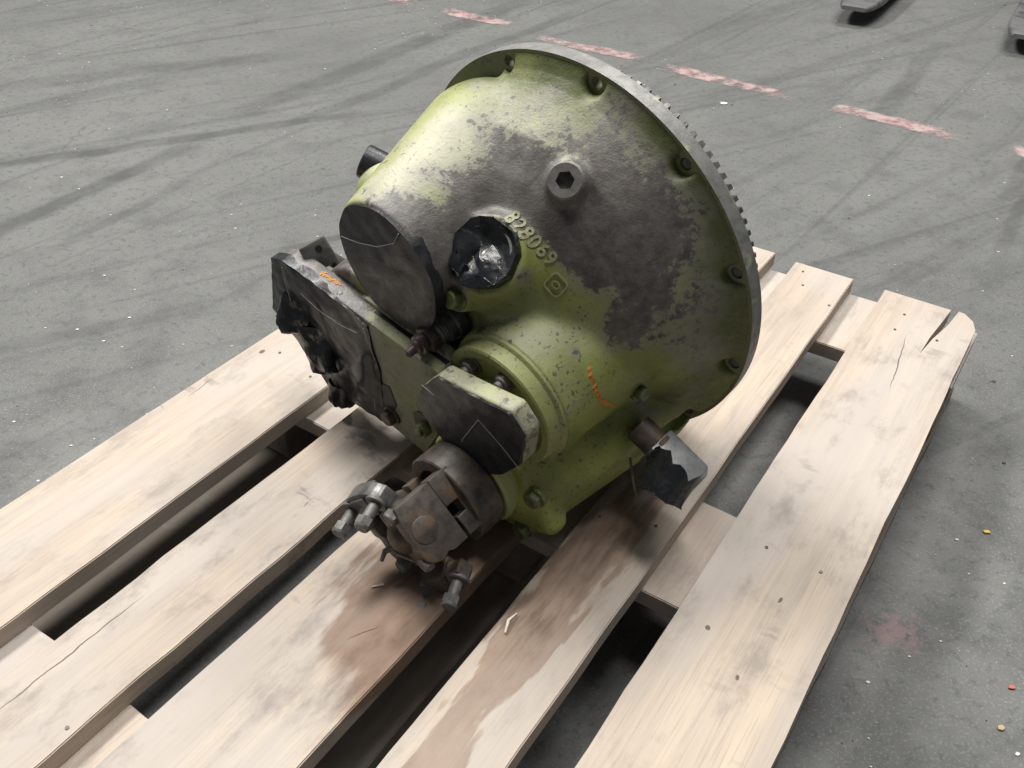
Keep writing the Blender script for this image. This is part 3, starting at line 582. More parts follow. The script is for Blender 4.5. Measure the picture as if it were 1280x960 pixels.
# ---- hex socket plug on the bell
p, nrm = surf(Vector((.066, .148, .072))+PN*.06, -PN)
m = frame(p-PN*.004, PN, (0, 0, 1))
bm = bmesh.new(); hexr = .0085
prof = [(.0165, 0), (.0165, .006), (.0157, .0066), (.0157, .0074), (.0165, .008), (.0165, .0105), (.0150, .0120)]
rings = bm_lathe(bm, prof, 48, m, True, False)
hx = ngon(hexr, 6, .35); hv = [bm.verts.new(m @ Vector((h[0], h[1], .0120))) for h in hx]; hb = [bm.verts.new(m @ Vector((h[0]*.96, h[1]*.96, .002))) for h in hx]
top = rings[-1]
for i in range(6):
    j = (i+1) % 6; bm.faces.new((hv[i], hv[j], hb[j], hb[i]))
bm.faces.new(hb)
# annulus between circle and hexagon
es = [bm.edges.get((top[i], top[(i+1) % 48])) for i in range(48)]+[bm.edges.get((hv[i], hv[(i+1) % 6])) for i in range(6)]
bmesh.ops.triangle_fill(bm, use_beauty=True, edges=es, normal=m.to_3x3() @ Vector((0, 0, 1)))
from_bm('socket_plug', bm, M_PLUG, gear, 35)
# ---- dark plug on the far side bump
PD = Vector((-.72, .42, .38)).normalized()
m = frame(Vector((-.182, .090, .094)), PD)
lathe_obj('side_plug', [(.0185, -.016), (.0185, .018), (.0172, .0195), (.012, .0195), (.012, .010)], 40, M_BLACKPLUG, gear, m, 30)

# ---- crumpled tape sheets
def crumple(name, poly, m, amp, seed, mat=M_TAPE, parent=gear, step=.0035, skirt=.008, dome=0.0, creases=9, flat=True, grow=1.03, ang=None, cw=(.08, .3), wav=.15, signed=False):
    r = random.Random(seed); P = [Vector(p) for p in poly]; c = sum(P, Vector((0, 0)))/len(P); P = [c+(p-c)*grow for p in P]
    # densify outline
    out = []
    for i in range(len(P)):
        a, b = P[i], P[(i+1) % len(P)]; k = max(1, int((b-a).length/step))
        out += [a+(b-a)*(s/k) for s in range(k)]
    nb = len(out); xs = [p.x for p in out]; ys = [p.y for p in out]; pts = list(out)
    def inside(x, y):
        s = False; j = nb-1
        for i in range(nb):
            if (out[i].y > y) != (out[j].y > y) and x < (out[j].x-out[i].x)*(y-out[i].y)/(out[j].y-out[i].y)+out[i].x: s = not s
            j = i
        return s
    x = min(xs)
    while x < max(xs):
        y = min(ys)
        while y < max(ys):
            q = Vector((x+r.uniform(-.3, .3)*step, y+r.uniform(-.3, .3)*step))
            if inside(q.x, q.y) and min((q-o).length for o in out) > step*.55: pts.append(q)
            y += step
        x += step
    vv, ee, ff, *_ = delaunay_2d_cdt(pts, [(i, (i+1) % nb) for i in range(nb)], [], 1, 1e-7)
    size = max(max(xs)-min(xs), max(ys)-min(ys)); cr = []
    for k in range(creases):
        a = r.random()*math.pi; q = Vector((r.uniform(min(xs), max(xs)), r.uniform(min(ys), max(ys)))); cr.append((math.cos(a), math.sin(a), q, r.uniform(-1, 1), size*r.uniform(*cw)))
    bm = bmesh.new(); V_ = []
    for v in vv:
        z = 0
        for ca, sa, q, w, wd in cr:
            d = (v.x-q.x)*ca+(v.y-q.y)*sa; z += w*max(0, 1-abs(d+wav*wd*math.sin(90*(v.x*sa-v.y*ca)))/wd)
        e = min((v-o).length for o in out); ed = min(1, e/(size*.12)+.12)
        z = amp*(z if signed else abs(z))*ed + dome*min(1, e/(size*.3))+amp*.5*(.5+noise.noise((v.x*60, v.y*60, seed)))
        V_.append(bm.verts.new(m @ Vector((v.x, v.y, z))))
    for f in ff: bm.faces.new([V_[i] for i in f])
    be = [e for e in bm.edges if len(e.link_faces) == 1]
    nv = {}
    for e in be:
        for v in e.verts:
            if v not in nv:
                l = m.inverted() @ v.co; d = Vector((l.x-c.x, l.y-c.y)); d = d*(1.0+.02*noise.noise((l.x*90, l.y*90, seed+3)))
                nv[v] = bm.verts.new(m @ Vector((c.x+d.x, c.y+d.y, l.z-skirt*(1+.5*noise.noise((l.x*70, l.y*70, seed))))))
    for e in be: bm.faces.new((e.verts[0], e.verts[1], nv[e.verts[1]], nv[e.verts[0]]))
    return from_bm(name, bm, mat, parent, ang or (22 if flat else 60))
def circle_poly(cx, cy, r, n=40, w=0.0, seed=0): return [(cx+r*(1+w*noise.noise((math.cos(6.283*i/n)*2, math.sin(6.283*i/n)*2, seed)))*math.cos(6.283*i/n), cy+r*(1+w*noise.noise((math.cos(6.283*i/n)*2, math.sin(6.283*i/n)*2, seed)))*math.sin(6.283*i/n)) for i in range(n)]
def glint(pts, parent, r=.0005):  # pale tubes along tape edges: glint drawn in as solid lines
    r *= .75
    bm = bmesh.new(); tube_bm(bm, pts, r, 5); return from_bm('tape_edge_glint', bm, M_WHITE, parent, 60)
# large round port at the end of the neck
o = crumple('tape_cover', circle_poly(-.053, .079, .0650, 44, .03, 2), Matrix.Translation((0, 0, .1985)), .0016, 4, skirt=.012, creases=6, flat=False)
tag(o, 'black tape stretched over the large round port')
glint([(-.112, .094, .2015), (-.085, .098, .2018), (-.055, .106, .2016), (-.028, .121, .2012), (-.018, .135, .2005)], o)
# taped port on top of the bell
m = frame(TC+TN*.009, TN, (1, 0, 0))
lathe_obj('port_collar', [(.0285, -.006), (.0285, .0055), (.0275, .0065), (.0255, .0065), (.0250, -.003)], 40, M_ZINC, gear, m, 30)
def facet_tape(name, m, r, seed, parent, zlo=-.010, zhi=.004, n_in=11, skirt=.014):
    """film pulled over a hole: big creased facets, gathered folds round the collar"""
    g = random.Random(seed); pts = []; z = []
    nr = 18
    for k in range(nr):
        a = 2*math.pi*(k+g.uniform(-.25, .25))/nr; q = r*g.uniform(.95, 1.05); pts.append(Vector((q*math.cos(a), q*math.sin(a)))); z.append(g.uniform(-.0015, .0025))
    while len(pts) < nr+n_in:
        q = Vector((g.uniform(-r, r), g.uniform(-r, r)))*.82
        if q.length < r*.80 and min((q-o_).length for o_ in pts) > r*.30: pts.append(q); z.append(g.uniform(zlo, zhi)*(1-.3*q.length/r))
    vv, ee, ff, *_ = delaunay_2d_cdt(pts, [(k, (k+1) % nr) for k in range(nr)], [], 1, 1e-7)
    bm = bmesh.new(); V_ = [bm.verts.new((v.x, v.y, z[k])) for k, v in enumerate(vv)]
    for f in ff: bm.faces.new([V_[k] for k in f])
    be = [e for e in bm.edges if len(e.link_faces) == 1]; nv = {}
    for e in be:
        for v in e.verts:
            if v not in nv: nv[v] = bm.verts.new((v.co.x*g.uniform(.98, 1.10), v.co.y*g.uniform(.98, 1.10), v.co.z-skirt*g.uniform(.7, 1.25)))
    for e in be: bm.faces.new((e.verts[0], e.verts[1], nv[e.verts[1]], nv[e.verts[0]]))
    bmesh.ops.triangulate(bm, faces=bm.faces)
    bmesh.ops.bevel(bm, geom=[e for e in bm.edges if len(e.link_faces) == 2], offset=.0006, segments=2, affect='EDGES', clamp_overlap=True)
    bmesh.ops.triangulate(bm, faces=[f for f in bm.faces if len(f.verts) > 4])
    bmesh.ops.subdivide_edges(bm, edges=[e for e in bm.edges if e.calc_length() > .004], cuts=2, use_grid_fill=True)
    for v in bm.verts:
        c = v.co; v.co.z += .0009*noise.noise((c.x*190, c.y*190, seed)); v.co = m @ v.co
    bmesh.ops.triangulate(bm, faces=[f for f in bm.faces if len(f.verts) > 4])
    return from_bm(name, bm, M_TAPEG, parent, 30)
o = facet_tape('tape_cover', m @ Matrix.Translation((0, 0, .0105)), .0315, 3, gear, -.015, .007)
tag(o, 'crumpled shiny black tape over the raised port')
o2 = crumple('tape_flap', [(-.012, -.006), (.012, -.008), (.014, .006), (-.010, .008)], m @ Matrix.Translation((-.020, -.022, .004)) @ Matrix.Rotation(-.6, 4, 'Y'), .004, 21, parent=o, step=.0025, skirt=.004, creases=4)
# ---- bearing cover ring and its bolts
lathe_obj('bearing_cover', [(.0700, .170), (.0712, .172), (.0712, .176), (.0695, .1775), (.0680, .1785), (.0665, .192), (.0645, .1935), (.0570, .1935), (.052, .189), (.030, .187), (.030, .215)], 72, M_PAINT, gear, Matrix.Translation((.069, -.033, 0)), 30)
def fill_attr(o, wear, pale, grime_shade):
    for nm, v in (('wear', wear), ('pale', pale), ('grime_shade', grime_shade)):
        a = o.data.attributes.new(nm, 'FLOAT', 'POINT'); a.data.foreach_set('value', np.full(len(o.data.vertices), v, np.float32))
fill_attr(bpy.data.objects['bearing_cover'], .05, .25, .15)
for a, z in ((70, .1885), (10, .1885), (190, .1885), (250, .1885), (310, .1885), (130, .1885)):
    c = (.069+.046*math.cos(R(a)), -.033+.046*math.sin(R(a)), z)
    from_bm('cover_bolt', bolt_bm(Matrix.Translation(c), .0085, .008, .0105, 0, .005, .3, .005), M_BOLT, gear, 30)
# ---- companion flange (octagon) with taped face
OCT = [(-.010, -.048), (.010, -.010), (.036, .018), (.085, .024), (.130, .031), (.146, .010), (.136, -.033), (.108, -.068), (.078, -.090), (.030, -.084)]
bm = bmesh.new(); bm_prism(bm, OCT, .210, .2305, bevel=.004, seg=3)
cf = from_bm('companion_flange', bm, M_PAINT, gear, 40); fill_attr(cf, .40, .45, .0)
o = crumple('tape_cover', OCT, Matrix.Translation((0, 0, .2320)), .0013, 33, parent=cf, skirt=.003, creases=7, flat=False, grow=0.985); tag(o, 'black tape over the octagonal flange face')
glint([(.090, -.002, .2345), (.062, -.046, .2348), (.058, -.054, .2345)], o, .0004); glint([(.090, -.002, .2345), (.118, -.020, .2346), (.136, -.036, .2345)], o, .0004); glint([(.014, -.004, .2345), (.030, -.008, .2345)], o, .0004)
# ---- control block (wedge shaped plate) on the left with taped ports
WED = [(-.245, .018), (-.2235, .025), (.013, -.004), (.026, -.050), (-.044, -.1635), (-.113, -.153), (-.214, -.158), (-.2875, -.073)]
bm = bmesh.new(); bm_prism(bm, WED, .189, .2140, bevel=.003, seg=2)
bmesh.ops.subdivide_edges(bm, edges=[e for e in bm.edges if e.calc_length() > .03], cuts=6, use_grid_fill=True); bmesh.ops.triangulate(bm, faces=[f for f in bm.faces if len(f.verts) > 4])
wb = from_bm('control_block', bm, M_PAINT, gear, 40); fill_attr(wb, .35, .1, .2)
wb.data.attributes['grime_shade'].data.foreach_set('value', np.array([0.85 if v.co.z > .2135 else 0.0 for v in wb.data.vertices], np.float32))  # front face darkened here: shade of the recessed end painted in
wb.data.attributes['wear'].data.foreach_set('value', np.array([0.30+0.75*min(1, max(0, (-.085-v.co.x)/.035)) for v in wb.data.vertices], np.float32))
#WEDMORE
# two rails on top of the control block, tape over its ports, painted-in slot shade and bolts
def topY(x): return .0252-.1227*(x+.2235)
bm = bmesh.new(); bm_prism(bm, [(-.125, topY(-.125)-.004), (-.110, topY(-.110)+.0045), (.004, topY(.004)+.005), (.020, -.010), (.016, -.022)], .1825, .1965, bevel=.003)
o = from_bm('top_rail', bm, M_PAINT, wb, 40); fill_attr(o, .46, .45, .0)
bm = bmesh.new(); bm_prism(bm, [(-.092, topY(-.092)-.003), (-.092, topY(-.092)+.0006), (.012, topY(.012)+.0006), (.012, topY(.012)-.003)], .1962, .2012); from_bm('groove_shade', bm, M_BLACK, wb)  # black strip laid on top paints in the shade of a channel
o = crumple('tape_cover', [(-.247, .0185), (-.2235, .026), (-.150, .0165), (-.118, .010), (-.088, .0025), (-.090, -.030), (-.087, -.060), (-.096, -.100), (-.101, -.130), (-.113, -.1545), (-.213, -.1595), (-.2885, -.073)], Matrix.Translation((0, 0, .2150)), .0030, 47, parent=wb, step=.0032, skirt=.011, creases=16, flat=True, grow=1.003, ang=35)
tag(o, 'crumpled black tape over the control block')
for pts in ([(-.2235, .018, .2185), (-.226, -.005, .2195), (-.229, -.035, .2195)], [(-.262, -.055, .2195), (-.245, -.052, .2215), (-.236, -.066, .2225), (-.234, -.085, .2215)], [(-.196, -.004, .2205), (-.165, -.012, .2215), (-.130, -.015, .2205), (-.104, -.012, .2195)], [(-.090, .001, .2190), (-.087, -.022, .2195), (-.085, -.040, .2190)], [(-.108, -.110, .2200), (-.114, -.135, .2200)]):
    glint(pts, o, .0005)
# tape peeled into a crumpled lip over the port
m = frame((-.228, -.048, .219), (.2, .3, .9), (1, 0, 0))
crumple('tape_flap', circle_poly(0, 0, .024, 26, .25, 8), m, .011, 61, M_TAPEG, parent=o, ang=18, cw=(.25, .6), wav=.03, step=.0025, skirt=.004, creases=6, grow=1.0)
m = frame((-.192, -.080, .222), (.45, .25, .8), (.3, -1, 0))
crumple('tape_flap', [(-.030, -.016), (.028, -.020), (.034, .010), (-.022, .020)], m, .010, 64, M_TAPEG, parent=o, ang=18, cw=(.25, .6), wav=.03, step=.0025, skirt=.005, creases=7, grow=1.0)
# taped nub hanging under it
m = frame((-.196, -.150, .205), (-.05, -.9, .2), (1, 0, 0))
o = lathe_obj('hose_stub', [(.014, -.02), (.014, .024)], 20, M_DARK, wb, m, 40)
def tape_lump(name, m, r, h, seed, parent, label=None):
    """a port wrapped in tape: soft pleats gathered over the end"""
    bm = bmesh.new(); n = 72; rings = []; rr = random.Random(seed)
    ph = [rr.random()*6.28 for k in range(6)]; fr = [5, 7, 9, 11, 3, 14]
    prof = [(1.0, 0.0), (1.03, .15), (1.02, .3), (1.04, .45), (1.05, .60), (1.02, .74), (.93, .86), (.78, .93), (.58, .95), (.38, .91), (.2, .86), (.06, .84)]
    for k, (q, z) in enumerate(prof):
        ring = []
        for i in range(n):
            a = 2*math.pi*i/n; amp = .02+.10*z
            w = 1+amp*sum(abs(math.sin(fr[c]*.5*a+ph[c]+z*(c-2)*.9)) * (1, .8, .6, .5, 1, .4)[c] for c in range(6))*.45-amp*.9+.10*noise.noise((math.cos(a)*1.3+seed, math.sin(a)*1.3, z*1.4))
            zz_ = z+.09*noise.noise((math.cos(a)*2.2, math.sin(a)*2.2, seed+q*1.5))+(.05*abs(math.sin(4.5*a+ph[1])) if z > .8 else 0)
            ring.append(bm.verts.new(m @ Vector((r*q*w*math.cos(a), r*q*w*math.sin(a), h*zz_))))
        rings.append(ring)
    for a, b in zip(rings[:-1], rings[1:]):
        for i in range(n): bm.faces.new((a[i], a[(i+1) % n], b[(i+1) % n], b[i]))
    bm.faces.new(rings[-1]); bmesh.ops.triangulate(bm, faces=bm.faces); o = from_bm(name, bm, M_TAPEG, parent, 34)
    if label: tag(o, label)
    return o
tape_lump('tape_wrap', m @ Matrix.Translation((0, 0, -.004)), .0175, .034, 5, wb)
# black plates painting in slot shade, and bolts, in the green end
def recess_shade(name, poly, z, parent):
    bm = bmesh.new(); bm_prism(bm, poly, z-.004, z, bevel=.0012); return from_bm(name, bm, M_BLACK, parent)  # raised black plate paints in the shade of a hollow
recess_shade('slot_shade', [(-.098, -.083), (-.078, -.078), (-.074, -.105), (-.088, -.128), (-.104, -.124)], .2152, wb)
recess_shade('slot_shade', [(-.046, -.098), (-.036, -.088), (-.022, -.088), (-.020, -.112), (-.034, -.130), (-.046, -.124)], .2152, wb)
from_bm('block_bolt', bolt_bm(Matrix.Translation((-.088, -.128, .2145)), .0095, .009, .0125, rot=.2), M_DARK, wb, 30)
from_bm('block_bolt', bolt_bm(Matrix.Translation((-.028, -.108, .2145)), .0085, .008, 0, rot=.5, stud=.004), M_GREENBOLT, wb, 30)
bm = bmesh.new(); bm_prism(bm, [(-.036, -.1615), (.020, -.060), (.028, -.075), (-.020, -.165)], .200, .2185, bevel=.003)
o = from_bm('end_rib', bm, M_PAINT, wb, 40); fill_attr(o, .15, .1, .3)
# square lug with a hole beside it
LN = Vector((.75, .45, .48)).normalized(); lm = frame((-.199, .0243, .185), LN, (.4145, .2685, -.8735))
bm = bmesh.new(); bm_prism(bm, [(-.0155, -.0155), (.0155, -.0155), (.0155, .0155), (-.0155, .0155)], -.010, 0, lm, .002)
lg = from_bm('lug_plate', bm, M_STEEL, gear, 40)
bm = bmesh.new(); bm_lathe(bm, [(.0036, -.003), (.0036, .0006)], 20, lm @ Matrix.Translation((.004, .006, 0))); from_bm('lug_hole_shade', bm, M_BLACK, lg, 40)  # black disc paints in the shade inside the hole
bm = bmesh.new(); tube_bm(bm, [(-.206, .012, .172), (-.19, -.02, .15)], .008, 12); from_bm('lug_stem', bm, M_STEEL, lg, 40)
# greasy dirt in the corner behind the block
r = random.Random(4); bm = bmesh.new()
for i in range(220):
    c = Vector((-.085+r.gauss(0, .014), .004+r.uniform(0, .012), .182+r.uniform(-.022, .0))); s = r.uniform(.0010, .0034)
    b2 = bmesh.ops.create_icosphere(bm, subdivisions=1, radius=s, matrix=Matrix.Translation(c) @ Matrix.Rotation(r.random()*3, 4, 'X'))
o = from_bm('grease_dirt', bm, M_BLACK, gear); tag(o, kind='stuff')

# ---- threaded breather fitting in the middle
fm = frame((-.012, .016, .160), (-.02, -.06, 1), (1, 0, 0))
ft = lathe_obj('pressure_fitting', [(.019, 0), (.019, .010), (.0165, .012), (.0165, .020), (.0125, .021)]+[(.0125 if k % 2 else .0138, .0215+.0016*k) for k in range(6)]+[(.012, .032)], 36, M_STEEL, gear, fm, 30)
bm = bmesh.new(); bm_prism(bm, ngon(.0145, 6, .4), .031, .042, fm, .001); from_bm('hex_nut', bm, M_RUST, ft, 30)
lathe_obj('nipple', [(.0085, .042), (.0085, .046), (.0105, .0465), (.0105, .050), (.0075, .051), (.0075, .054), (.0045, .056), (.0040, .064), (.0015, .066)], 24, M_RUST, ft, fm, 30)
# ---- bolts on the raised port
for q, d in (((.013, .060, .172), (0, .35, .93)),):
    p, nn = surf(Vector(q)+Vector(d).normalized()*.05, -Vector(d)); p = p or Vector(q)
    from_bm('port_bolt', bolt_bm(frame(p-Vector(d).normalized()*.0005, d), .0095, .009, .0125, rot=.3), M_GREENBOLT, gear, 30)
p = TC+TN.cross(Vector((1, 0, 0))).normalized()*0
# ---- housing end plate bolts
for x, y in ((.121, -.116), (.103, -.176), (.000, -.165), (.060, -.060)):
    p, nn = surf((x, y, .30), (0, 0, -1))
    if p: from_bm('end_plate_bolt', bolt_bm(Matrix.Translation(p-Vector((0, 0, .0008))), .0095, .0085, .0125, rot=x*40), M_GREENBOLT, gear, 30)
# small bolt heads under the cylinder bulge
p, nn = surf((.30, -.02, .075), (-1, -.25, 0))
if p: from_bm('side_bolt', bolt_bm(frame(p, (1, .2, .1)), .008, .008, .010), M_GREENBOLT, gear, 30)

# ---- output yoke with universal joint
JC = Vector((.052, -.120, .313)); N2 = Vector((1, 1, 0)).normalized(); T1 = Vector((1, -1, 0)).normalized(); ZA = Vector((0, 0, 1))
yk = lathe_obj('output_yoke', [(.040, .205), (.040, .230), (.0490, .231), (.0505, .233), (.0505, .262), (.0490, .2635), (.037, .2635), (.036, .262), (.034, .240), (.010, .238)], 64, M_DARK, gear, Matrix.Translation((.052, -.120, 0)), 30)
o = lathe_obj('seal_collar', [(.054, .200), (.054, .226), (.051, .229), (.045, .229)], 64, M_PAINT, gear, Matrix.Translation((.052, -.120, 0)), 35); fill_attr(o, .12, .35, .0)
def axes(x, y, z, o):
    m = Matrix((x, y, z)).transposed().to_4x4(); m.translation = o; return m
for s in (1, -1):      # ears of the yoke, each with a square key notch
    m = axes(T1*s, N2*0+ZA, N2*s*1.0, JC+N2*s*.026)   # local x tangent, y along shaft, z outward
    bm = bmesh.new()
    bm_prism(bm, [(-.033, -.056), (.033, -.056), (.033, -.034), (.012, -.034), (.012, -.046), (-.002, -.046), (-.002, -.031), (-.033, -.031)], -.006, .014, m, .0012)
    from_bm('yoke_ear', bm, M_DARK, yk, 40)
# cross
bm = bmesh.new(); bmesh.ops.create_uvsphere(bm, u_segments=20, v_segments=12, radius=.0215, matrix=Matrix.Translation(JC))
for d in (N2, T1): bm_lathe(bm, [(.0135, -.030), (.0135, .030)], 24, axes(ZA, d.cross(ZA), d, JC))
cx = from_bm('cross', bm, simple_metal('brassy_grease', (0.10, 0.075, 0.045), (0.045, 0.036, 0.028), 0.38, 0.2, ((0.2, 0.14, 0.075), 0.55)), yk, 40)
bm = bmesh.new(); tube_bm(bm, [JC+Vector((-.012, -.02, .012)), JC+Vector((-.018, -.024, .022)), JC+Vector((-.016, -.03, .030))], [.004, .003, .002], 8); from_bm('grease_nipple', bm, M_BOLT, yk, 40)
# two wing bearings bolted to the yoke ears
for s in (1, -1):
    m = axes(T1*s, ZA, N2*s, JC+N2*s*.030)
    bm = bmesh.new(); pl = [(-.033, -.030), (.033, -.030), (.033, -.012)]+[(.016+.017*math.cos(a), .002+.016*math.sin(a)) for a in np.linspace(-.6, 2.2, 8)]+[(-.012, .016), (-.033, .012)]
    bm_prism(bm, pl, -.004, .0130, m, .0014); o = from_bm('bearing_block', bm, M_DARK, yk, 40)
    bm = bmesh.new(); bm_lathe(bm, [(.0130, .0125), (.0130, .0140), (.0118, .0146)], 32, m); from_bm('bearing_cap', bm, M_DARK, o, 40)
    for t in (-.027, .027):
        from_bm('bearing_bolt', bolt_bm(axes(T1, ZA.cross(T1), ZA, JC+N2*s*.032+T1*t+ZA*.011), .0080, .009, 0, rot=.3), M_BOLT, o, 30)
# two free wing bearings with their bolts sticking out
for s, d in ((-1, Vector((.30, -.10, .93)).normalized()), (1, Vector((.46, -.04, .88)).normalized())):
    c = JC+(-T1*.036+Vector((-.014, 0, .012)) if s < 0 else T1*.056+Vector((0, -.005, 0)))
    zz = d; xx = Vector((.66, .66, -.36)); xx = (xx-zz*xx.dot(zz)).normalized(); yy = zz.cross(xx)
    m = axes(xx, yy, zz, c)
    out = 1 if (m.to_3x3() @ Vector((0, 1, 0))).dot(T1*s) > 0 else -1
    pl = [(-.034, -.010*out), (-.034, .006*out)]+[(.032*math.cos(a), out*(.004+.013*math.sin(a))) for a in np.linspace(2.9, .25, 9)]+[(.034, .006*out), (.034, -.010*out)]
    bm = bmesh.new(); bm_prism(bm, pl, -.012, .004, m, .0016); bm_prism(bm, [(-.013, -.012), (.013, -.012), (.013, .012), (-.013, .012)], -.018, .0075, m, .002)
    o = from_bm('bearing_block', bm, M_STEEL if s < 0 else M_DARK, yk, 40)
    for t in (-.024, .024):
        from_bm('bearing_bolt', bolt_bm(m @ Matrix.Translation((t, .001*out, .004)), .0085, .0115, .0112, .019, .0058, rot=t*30), M_BOLT, o, 30)
# locking wire strip
bm = bmesh.new(); tube_bm(bm, [JC+Vector((-.024, -.030, .012)), JC+Vector((-.004, -.022, .016)), JC+Vector((.010, -.022, .012)), JC+Vector((.024, -.026, .006))], .0024, 6); from_bm('lock_strip', bm, M_BOLT, yk, 40)

# ---- hex adapter with taped plug on the right side
e1 = Vector((.894, -.447, 0)); e3 = Vector((.447, .894, 0)); m = axes(e1, e3.cross(e1)*-1, e3, Vector((.1805, -.0965, .100)))
m = axes(e1, Vector((0, 0, -1)), e3*-1, Vector((.1805, -.0965, .100)))      # x outwards, y away from viewer, z down
bm = bmesh.new(); bm_prism(bm, [(0, 0), (.0575, 0), (.0575, .024), (.052, .033), (0, .033)], 0, .036, m, .0022)
ad = from_bm('hex_adapter', bm, M_ZINC, gear, 40)
bm = bmesh.new(); bm_lathe(bm, [(.0150, -.030), (.0150, -.004), (.0175, -.003), (.0175, .001)], 28, axes(e3, e1.cross(e3), e1, Vector((.178, -.113, .083)))); from_bm('adapter_neck', bm, M_DARK, ad, 35)
td = Vector((-.05, -.62, .78)).normalized()
tag(facet_tape('tape_wrap', frame(Vector((.206, -.110, .094))+td*.033, td, (1, 0, 0)), .0250, 8, ad, -.010, .006, 9, .034), 'shiny crumpled black tape round the plug')
bm = bmesh.new(); tube_bm(bm, [(.170, -.098, .120), (.172, -.140, .118), (.174, -.160, .117)], .0014, 8); from_bm('wire', bm, M_DARK, gear, 60)
glint([(.196, -.122, .131), (.205, -.118, .134), (.216, -.117, .131)], ad, .0006)
# ---- raised casting number and foundry mark
def on_surface(name, bm, base, T, U, N, mat, parent, lift):
    for v in bm.verts:
        q = Vector(base)+T*v.co.x+U*v.co.y; h, nn = surf(q+N*.06, -N)
        if h is None: h, nn = q, N
        v.co = h+N*(v.co.z+lift)
    return from_bm(name, bm, mat, parent)
def text_bm(s, size, ext, off):
    cu = bpy.data.curves.new('t', 'FONT'); cu.body = s; cu.size = size; cu.extrude = ext; cu.offset = off; cu.resolution_u = 3; cu.space_character = 1.12
    cu.align_x = 'CENTER'; cu.align_y = 'CENTER'; ob = bpy.data.objects.new('t', cu); COL.objects.link(ob)
    dg = bpy.context.evaluated_depsgraph_get(); dg.update(); mm = bpy.data.meshes.new_from_object(ob.evaluated_get(dg)); bm = bmesh.new(); bm.from_mesh(mm)
    bpy.data.objects.remove(ob); bpy.data.curves.remove(cu); bpy.data.meshes.remove(mm); return bm
TN3 = Vector((.36, .64, .68)).normalized(); TT = Vector((.052, -.028, .004)); TT = (TT-TN3*TT.dot(TN3)).normalized(); TU = TN3.cross(TT)
bm = text_bm('828069', .0180, .0007, .0004); bmesh.ops.subdivide_edges(bm, edges=[e for e in bm.edges if e.calc_length() > .004], cuts=1)
o = on_surface('casting_number', bm, Vector((.0495, .1085, .120))+TU*.008+TT*.004, TT, TU, TN3, M_PAINT, housing, .0008); fill_attr(o, .22, .55, .0); tag(o, 'raised cast digits with worn pale green paint')
bm = bmesh.new()
def ring_poly(bm, pts, w, h):
    n = len(pts); q = []
    for i in range(n):
        p0, p1, p2 = Vector(pts[i-1]), Vector(pts[i]), Vector(pts[(i+1) % n]); d = (p2-p0).normalized(); nn = Vector((-d.y, d.x)); q.append((p1-nn*w/2, p1+nn*w/2))
    vs4 = [[bm.verts.new((a.x, a.y, -.002)), bm.verts.new((a.x, a.y, h)), bm.verts.new((b.x, b.y, h)), bm.verts.new((b.x, b.y, -.002))] for a, b in q]
    for i in range(n):
        a, b = vs4[i], vs4[(i+1) % n]
        for k in range(3): bm.faces.new((a[k], b[k], b[k+1], a[k+1]))
sq = []
for i in range(32):
    a = 2*math.pi*i/32; k = (abs(math.cos(a))**5+abs(math.sin(a))**5)**(-1/5); sq.append((.0085*k*math.cos(a), .0085*k*math.sin(a)))
ring_poly(bm, sq, .0017, .0014)
ring_poly(bm, [(.0036*math.cos(2*math.pi*i/20), .0030*math.sin(2*math.pi*i/20)) for i in range(20)], .0014, .0012)
o = on_surface('foundry_mark', bm, Vector((.089, .080, .124)), TT, TU, TN3, M_PAINT, housing, .0004); fill_attr(o, .12, .45, .0)
# ---- orange crayon strokes
def stroke(pts, N, w, seed, parent):
    bm = bmesh.new(); r = random.Random(seed); prev = None
    for i, q in enumerate(pts):
        h, nn = surf(Vector(q)+N*.08, -N); h = h or Vector(q); d = (Vector(pts[min(i+1, len(pts)-1)])-Vector(pts[max(i-1, 0)])).normalized(); s = N.cross(d).normalized()*w*r.uniform(.3, 1)
        a, b = bm.verts.new(h+N*.0009-s), bm.verts.new(h+N*.0009+s)
        if prev: bm.faces.new((prev[0], prev[1], b, a))
        prev = (a, b)
    return from_bm('crayon_mark', bm, M_ORANGE, parent)
def lerp_pts(a, b, n, j, seed):
    r = random.Random(seed); a, b = Vector(a), Vector(b); return [a+(b-a)*(i/n)+Vector((r.uniform(-j, j), r.uniform(-j, j), 0)) for i in range(n+1)]
CR = [(0.1309, 0.0087, 0.1304), (0.1366, -0.0019, 0.1322), (0.1411, -0.0145, 0.1325), (0.1438, -0.0309, 0.1285), (0.1412, -0.062, 0.1021)]
#ENDCRAYON
NC = Vector((.6, .5, .62)).normalized()
for k in range(3):
    r = random.Random(k); pts = [Vector(CR[i])+(Vector(CR[i+1])-Vector(CR[i]))*f+Vector((r.uniform(-.0022, .0022), r.uniform(-.0022, .0022), 0)) for i in range(len(CR)-1) for f in (0, .17, .33, .5, .67, .83)]
    if len(pts) > 2: stroke(pts[k*2:len(pts)-(2-k)*3], NC, .0019, k, housing)
bm = bmesh.new(); r = random.Random(2)
for i in range(16):
    x = -.176+.0018*i; y = .0252-.1227*(x+.2235); z = .1985+r.uniform(-.0022, .0022); s = r.uniform(.0010, .0026)
    a = [(x-.0014, z-s), (x+.0016, z-s*.6), (x+.0012, z+s), (x-.0012, z+s*.7)]
    bm.faces.new([bm.verts.new((q[0], .0252-.1227*(q[0]+.2235)+.0004, q[1])) for q in a])
from_bm('crayon_mark', bm, M_ORANGE, wb)

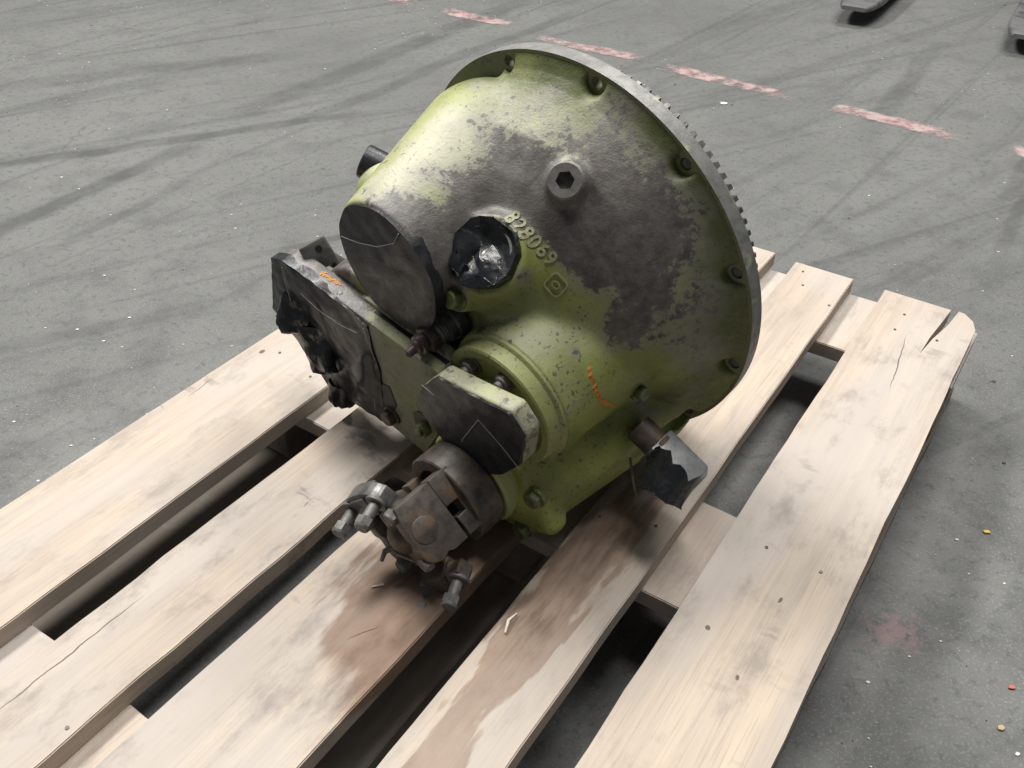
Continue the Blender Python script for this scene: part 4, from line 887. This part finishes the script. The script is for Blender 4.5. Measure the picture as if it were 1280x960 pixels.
# ================================================================== FORKS at the back
def fork(tip, head, label):
    o = bpy.data.objects.new('forklift_fork', None); COL.objects.link(o); h = R(head); o.location = (tip[0], tip[1], 0); o.rotation_euler = (0, 0, h)
    tag(o, label, 'fork', 'pair of forklift forks'); bm = bmesh.new()
    secs = [(0, .036, .046, .058), (.012, .044, .044, .060), (.05, .055, .043, .062), (.12, .064, .042, .066), (.45, .066, .038, .074), (1.15, .066, .034, .080)]; rings = []
    for x, w, z0, z1 in secs:
        b = .004; rings.append([bm.verts.new((x, y, z)) for y, z in ((-w, z0+b), (-w+b, z0), (w-b, z0), (w, z0+b), (w, z1-b), (w-b, z1), (-w+b, z1), (-w, z1-b))])
    for a, b in zip(rings[:-1], rings[1:]):
        for i in range(8): bm.faces.new((a[i], a[(i+1) % 8], b[(i+1) % 8], b[i]))
    bm.faces.new(rings[0][::-1]); bm.faces.new(rings[-1]); from_bm('blade', bm, M_FORK, o, 30)
    bm = bmesh.new(); bm_box(bm, (1.17, 0, .36), (.05, .132, .68), bevel=.006); from_bm('shank', bm, M_FORK, o, 30)
M_FORK = simple_metal('worn_fork_steel', (0.20, 0.20, 0.20), (0.11, 0.11, 0.11), 0.40, 0.55, ((0.06, 0.06, 0.06), 0.58), 26)
fork((1.057, 2.872), 58, 'worn grey fork blade tip left of the pair at the top edge')
fork((1.462, 2.590), 58, 'worn grey fork blade tip in the top right corner')
# ================================================================== small litter
def chip(name, pts, r, mat, label, cat):
    bm = bmesh.new(); tube_bm(bm, pts, r, 6); o = from_bm(name, bm, mat, None, 60); tag(o, label, cat); return o
def dk(u, v, z): return PAL @ Vector((u, -v, z))
M_CHIP = flat_mat('pale_splinter', (0.72, 0.64, 0.52), 0.8)
chip('wood_splinter', [dk(.631-.215, -.44+.142+.004, .1465), dk(.631-.203, -.44+.142, .149), dk(.631-.190, -.44+.143, .1465)], [.0010, .0018, .0008], M_CHIP, 'curled pale wood splinter on the stained board right of the joint', 'splinter')
chip('wood_splinter', [dk(.631-.245, -.44+.006, .1455), dk(.631-.236, -.44+.014, .146)], [.0008, .0012], M_CHIP, 'tiny pale splinter on the board below the universal joint', 'splinter')
def flake(loc_, s, mat, label):
    bm = bmesh.new(); r = random.Random(int(s*1e5)); bm_prism(bm, [(s*(1+r.uniform(-.3, .3))*math.cos(a), s*.7*(1+r.uniform(-.3, .3))*math.sin(a)) for a in np.linspace(0, 5.6, 7)], .0005, .0022, Matrix.Translation((loc_[0], loc_[1], 0)))
    tag(from_bm('paint_flake', bm, mat), label, 'flake')
flake((.603, .767), .0040, flat_mat('yellow_flake', (0.62, 0.42, 0.08)), 'small yellow flake on the floor right of the pallet')
flake((.537, .545), .0042, flat_mat('red_flake', (0.50, 0.10, 0.09)), 'small red flake on the floor at the lower right')
flake((.505, .498), .0045, flat_mat('ochre_flake', (0.42, 0.34, 0.19)), 'dull ochre flake on the floor in the lower right corner')
flake((.542, 2.223), .0105, flat_mat('white_flake', (0.68, 0.68, 0.65)), 'white flake on the floor below the worn red line')
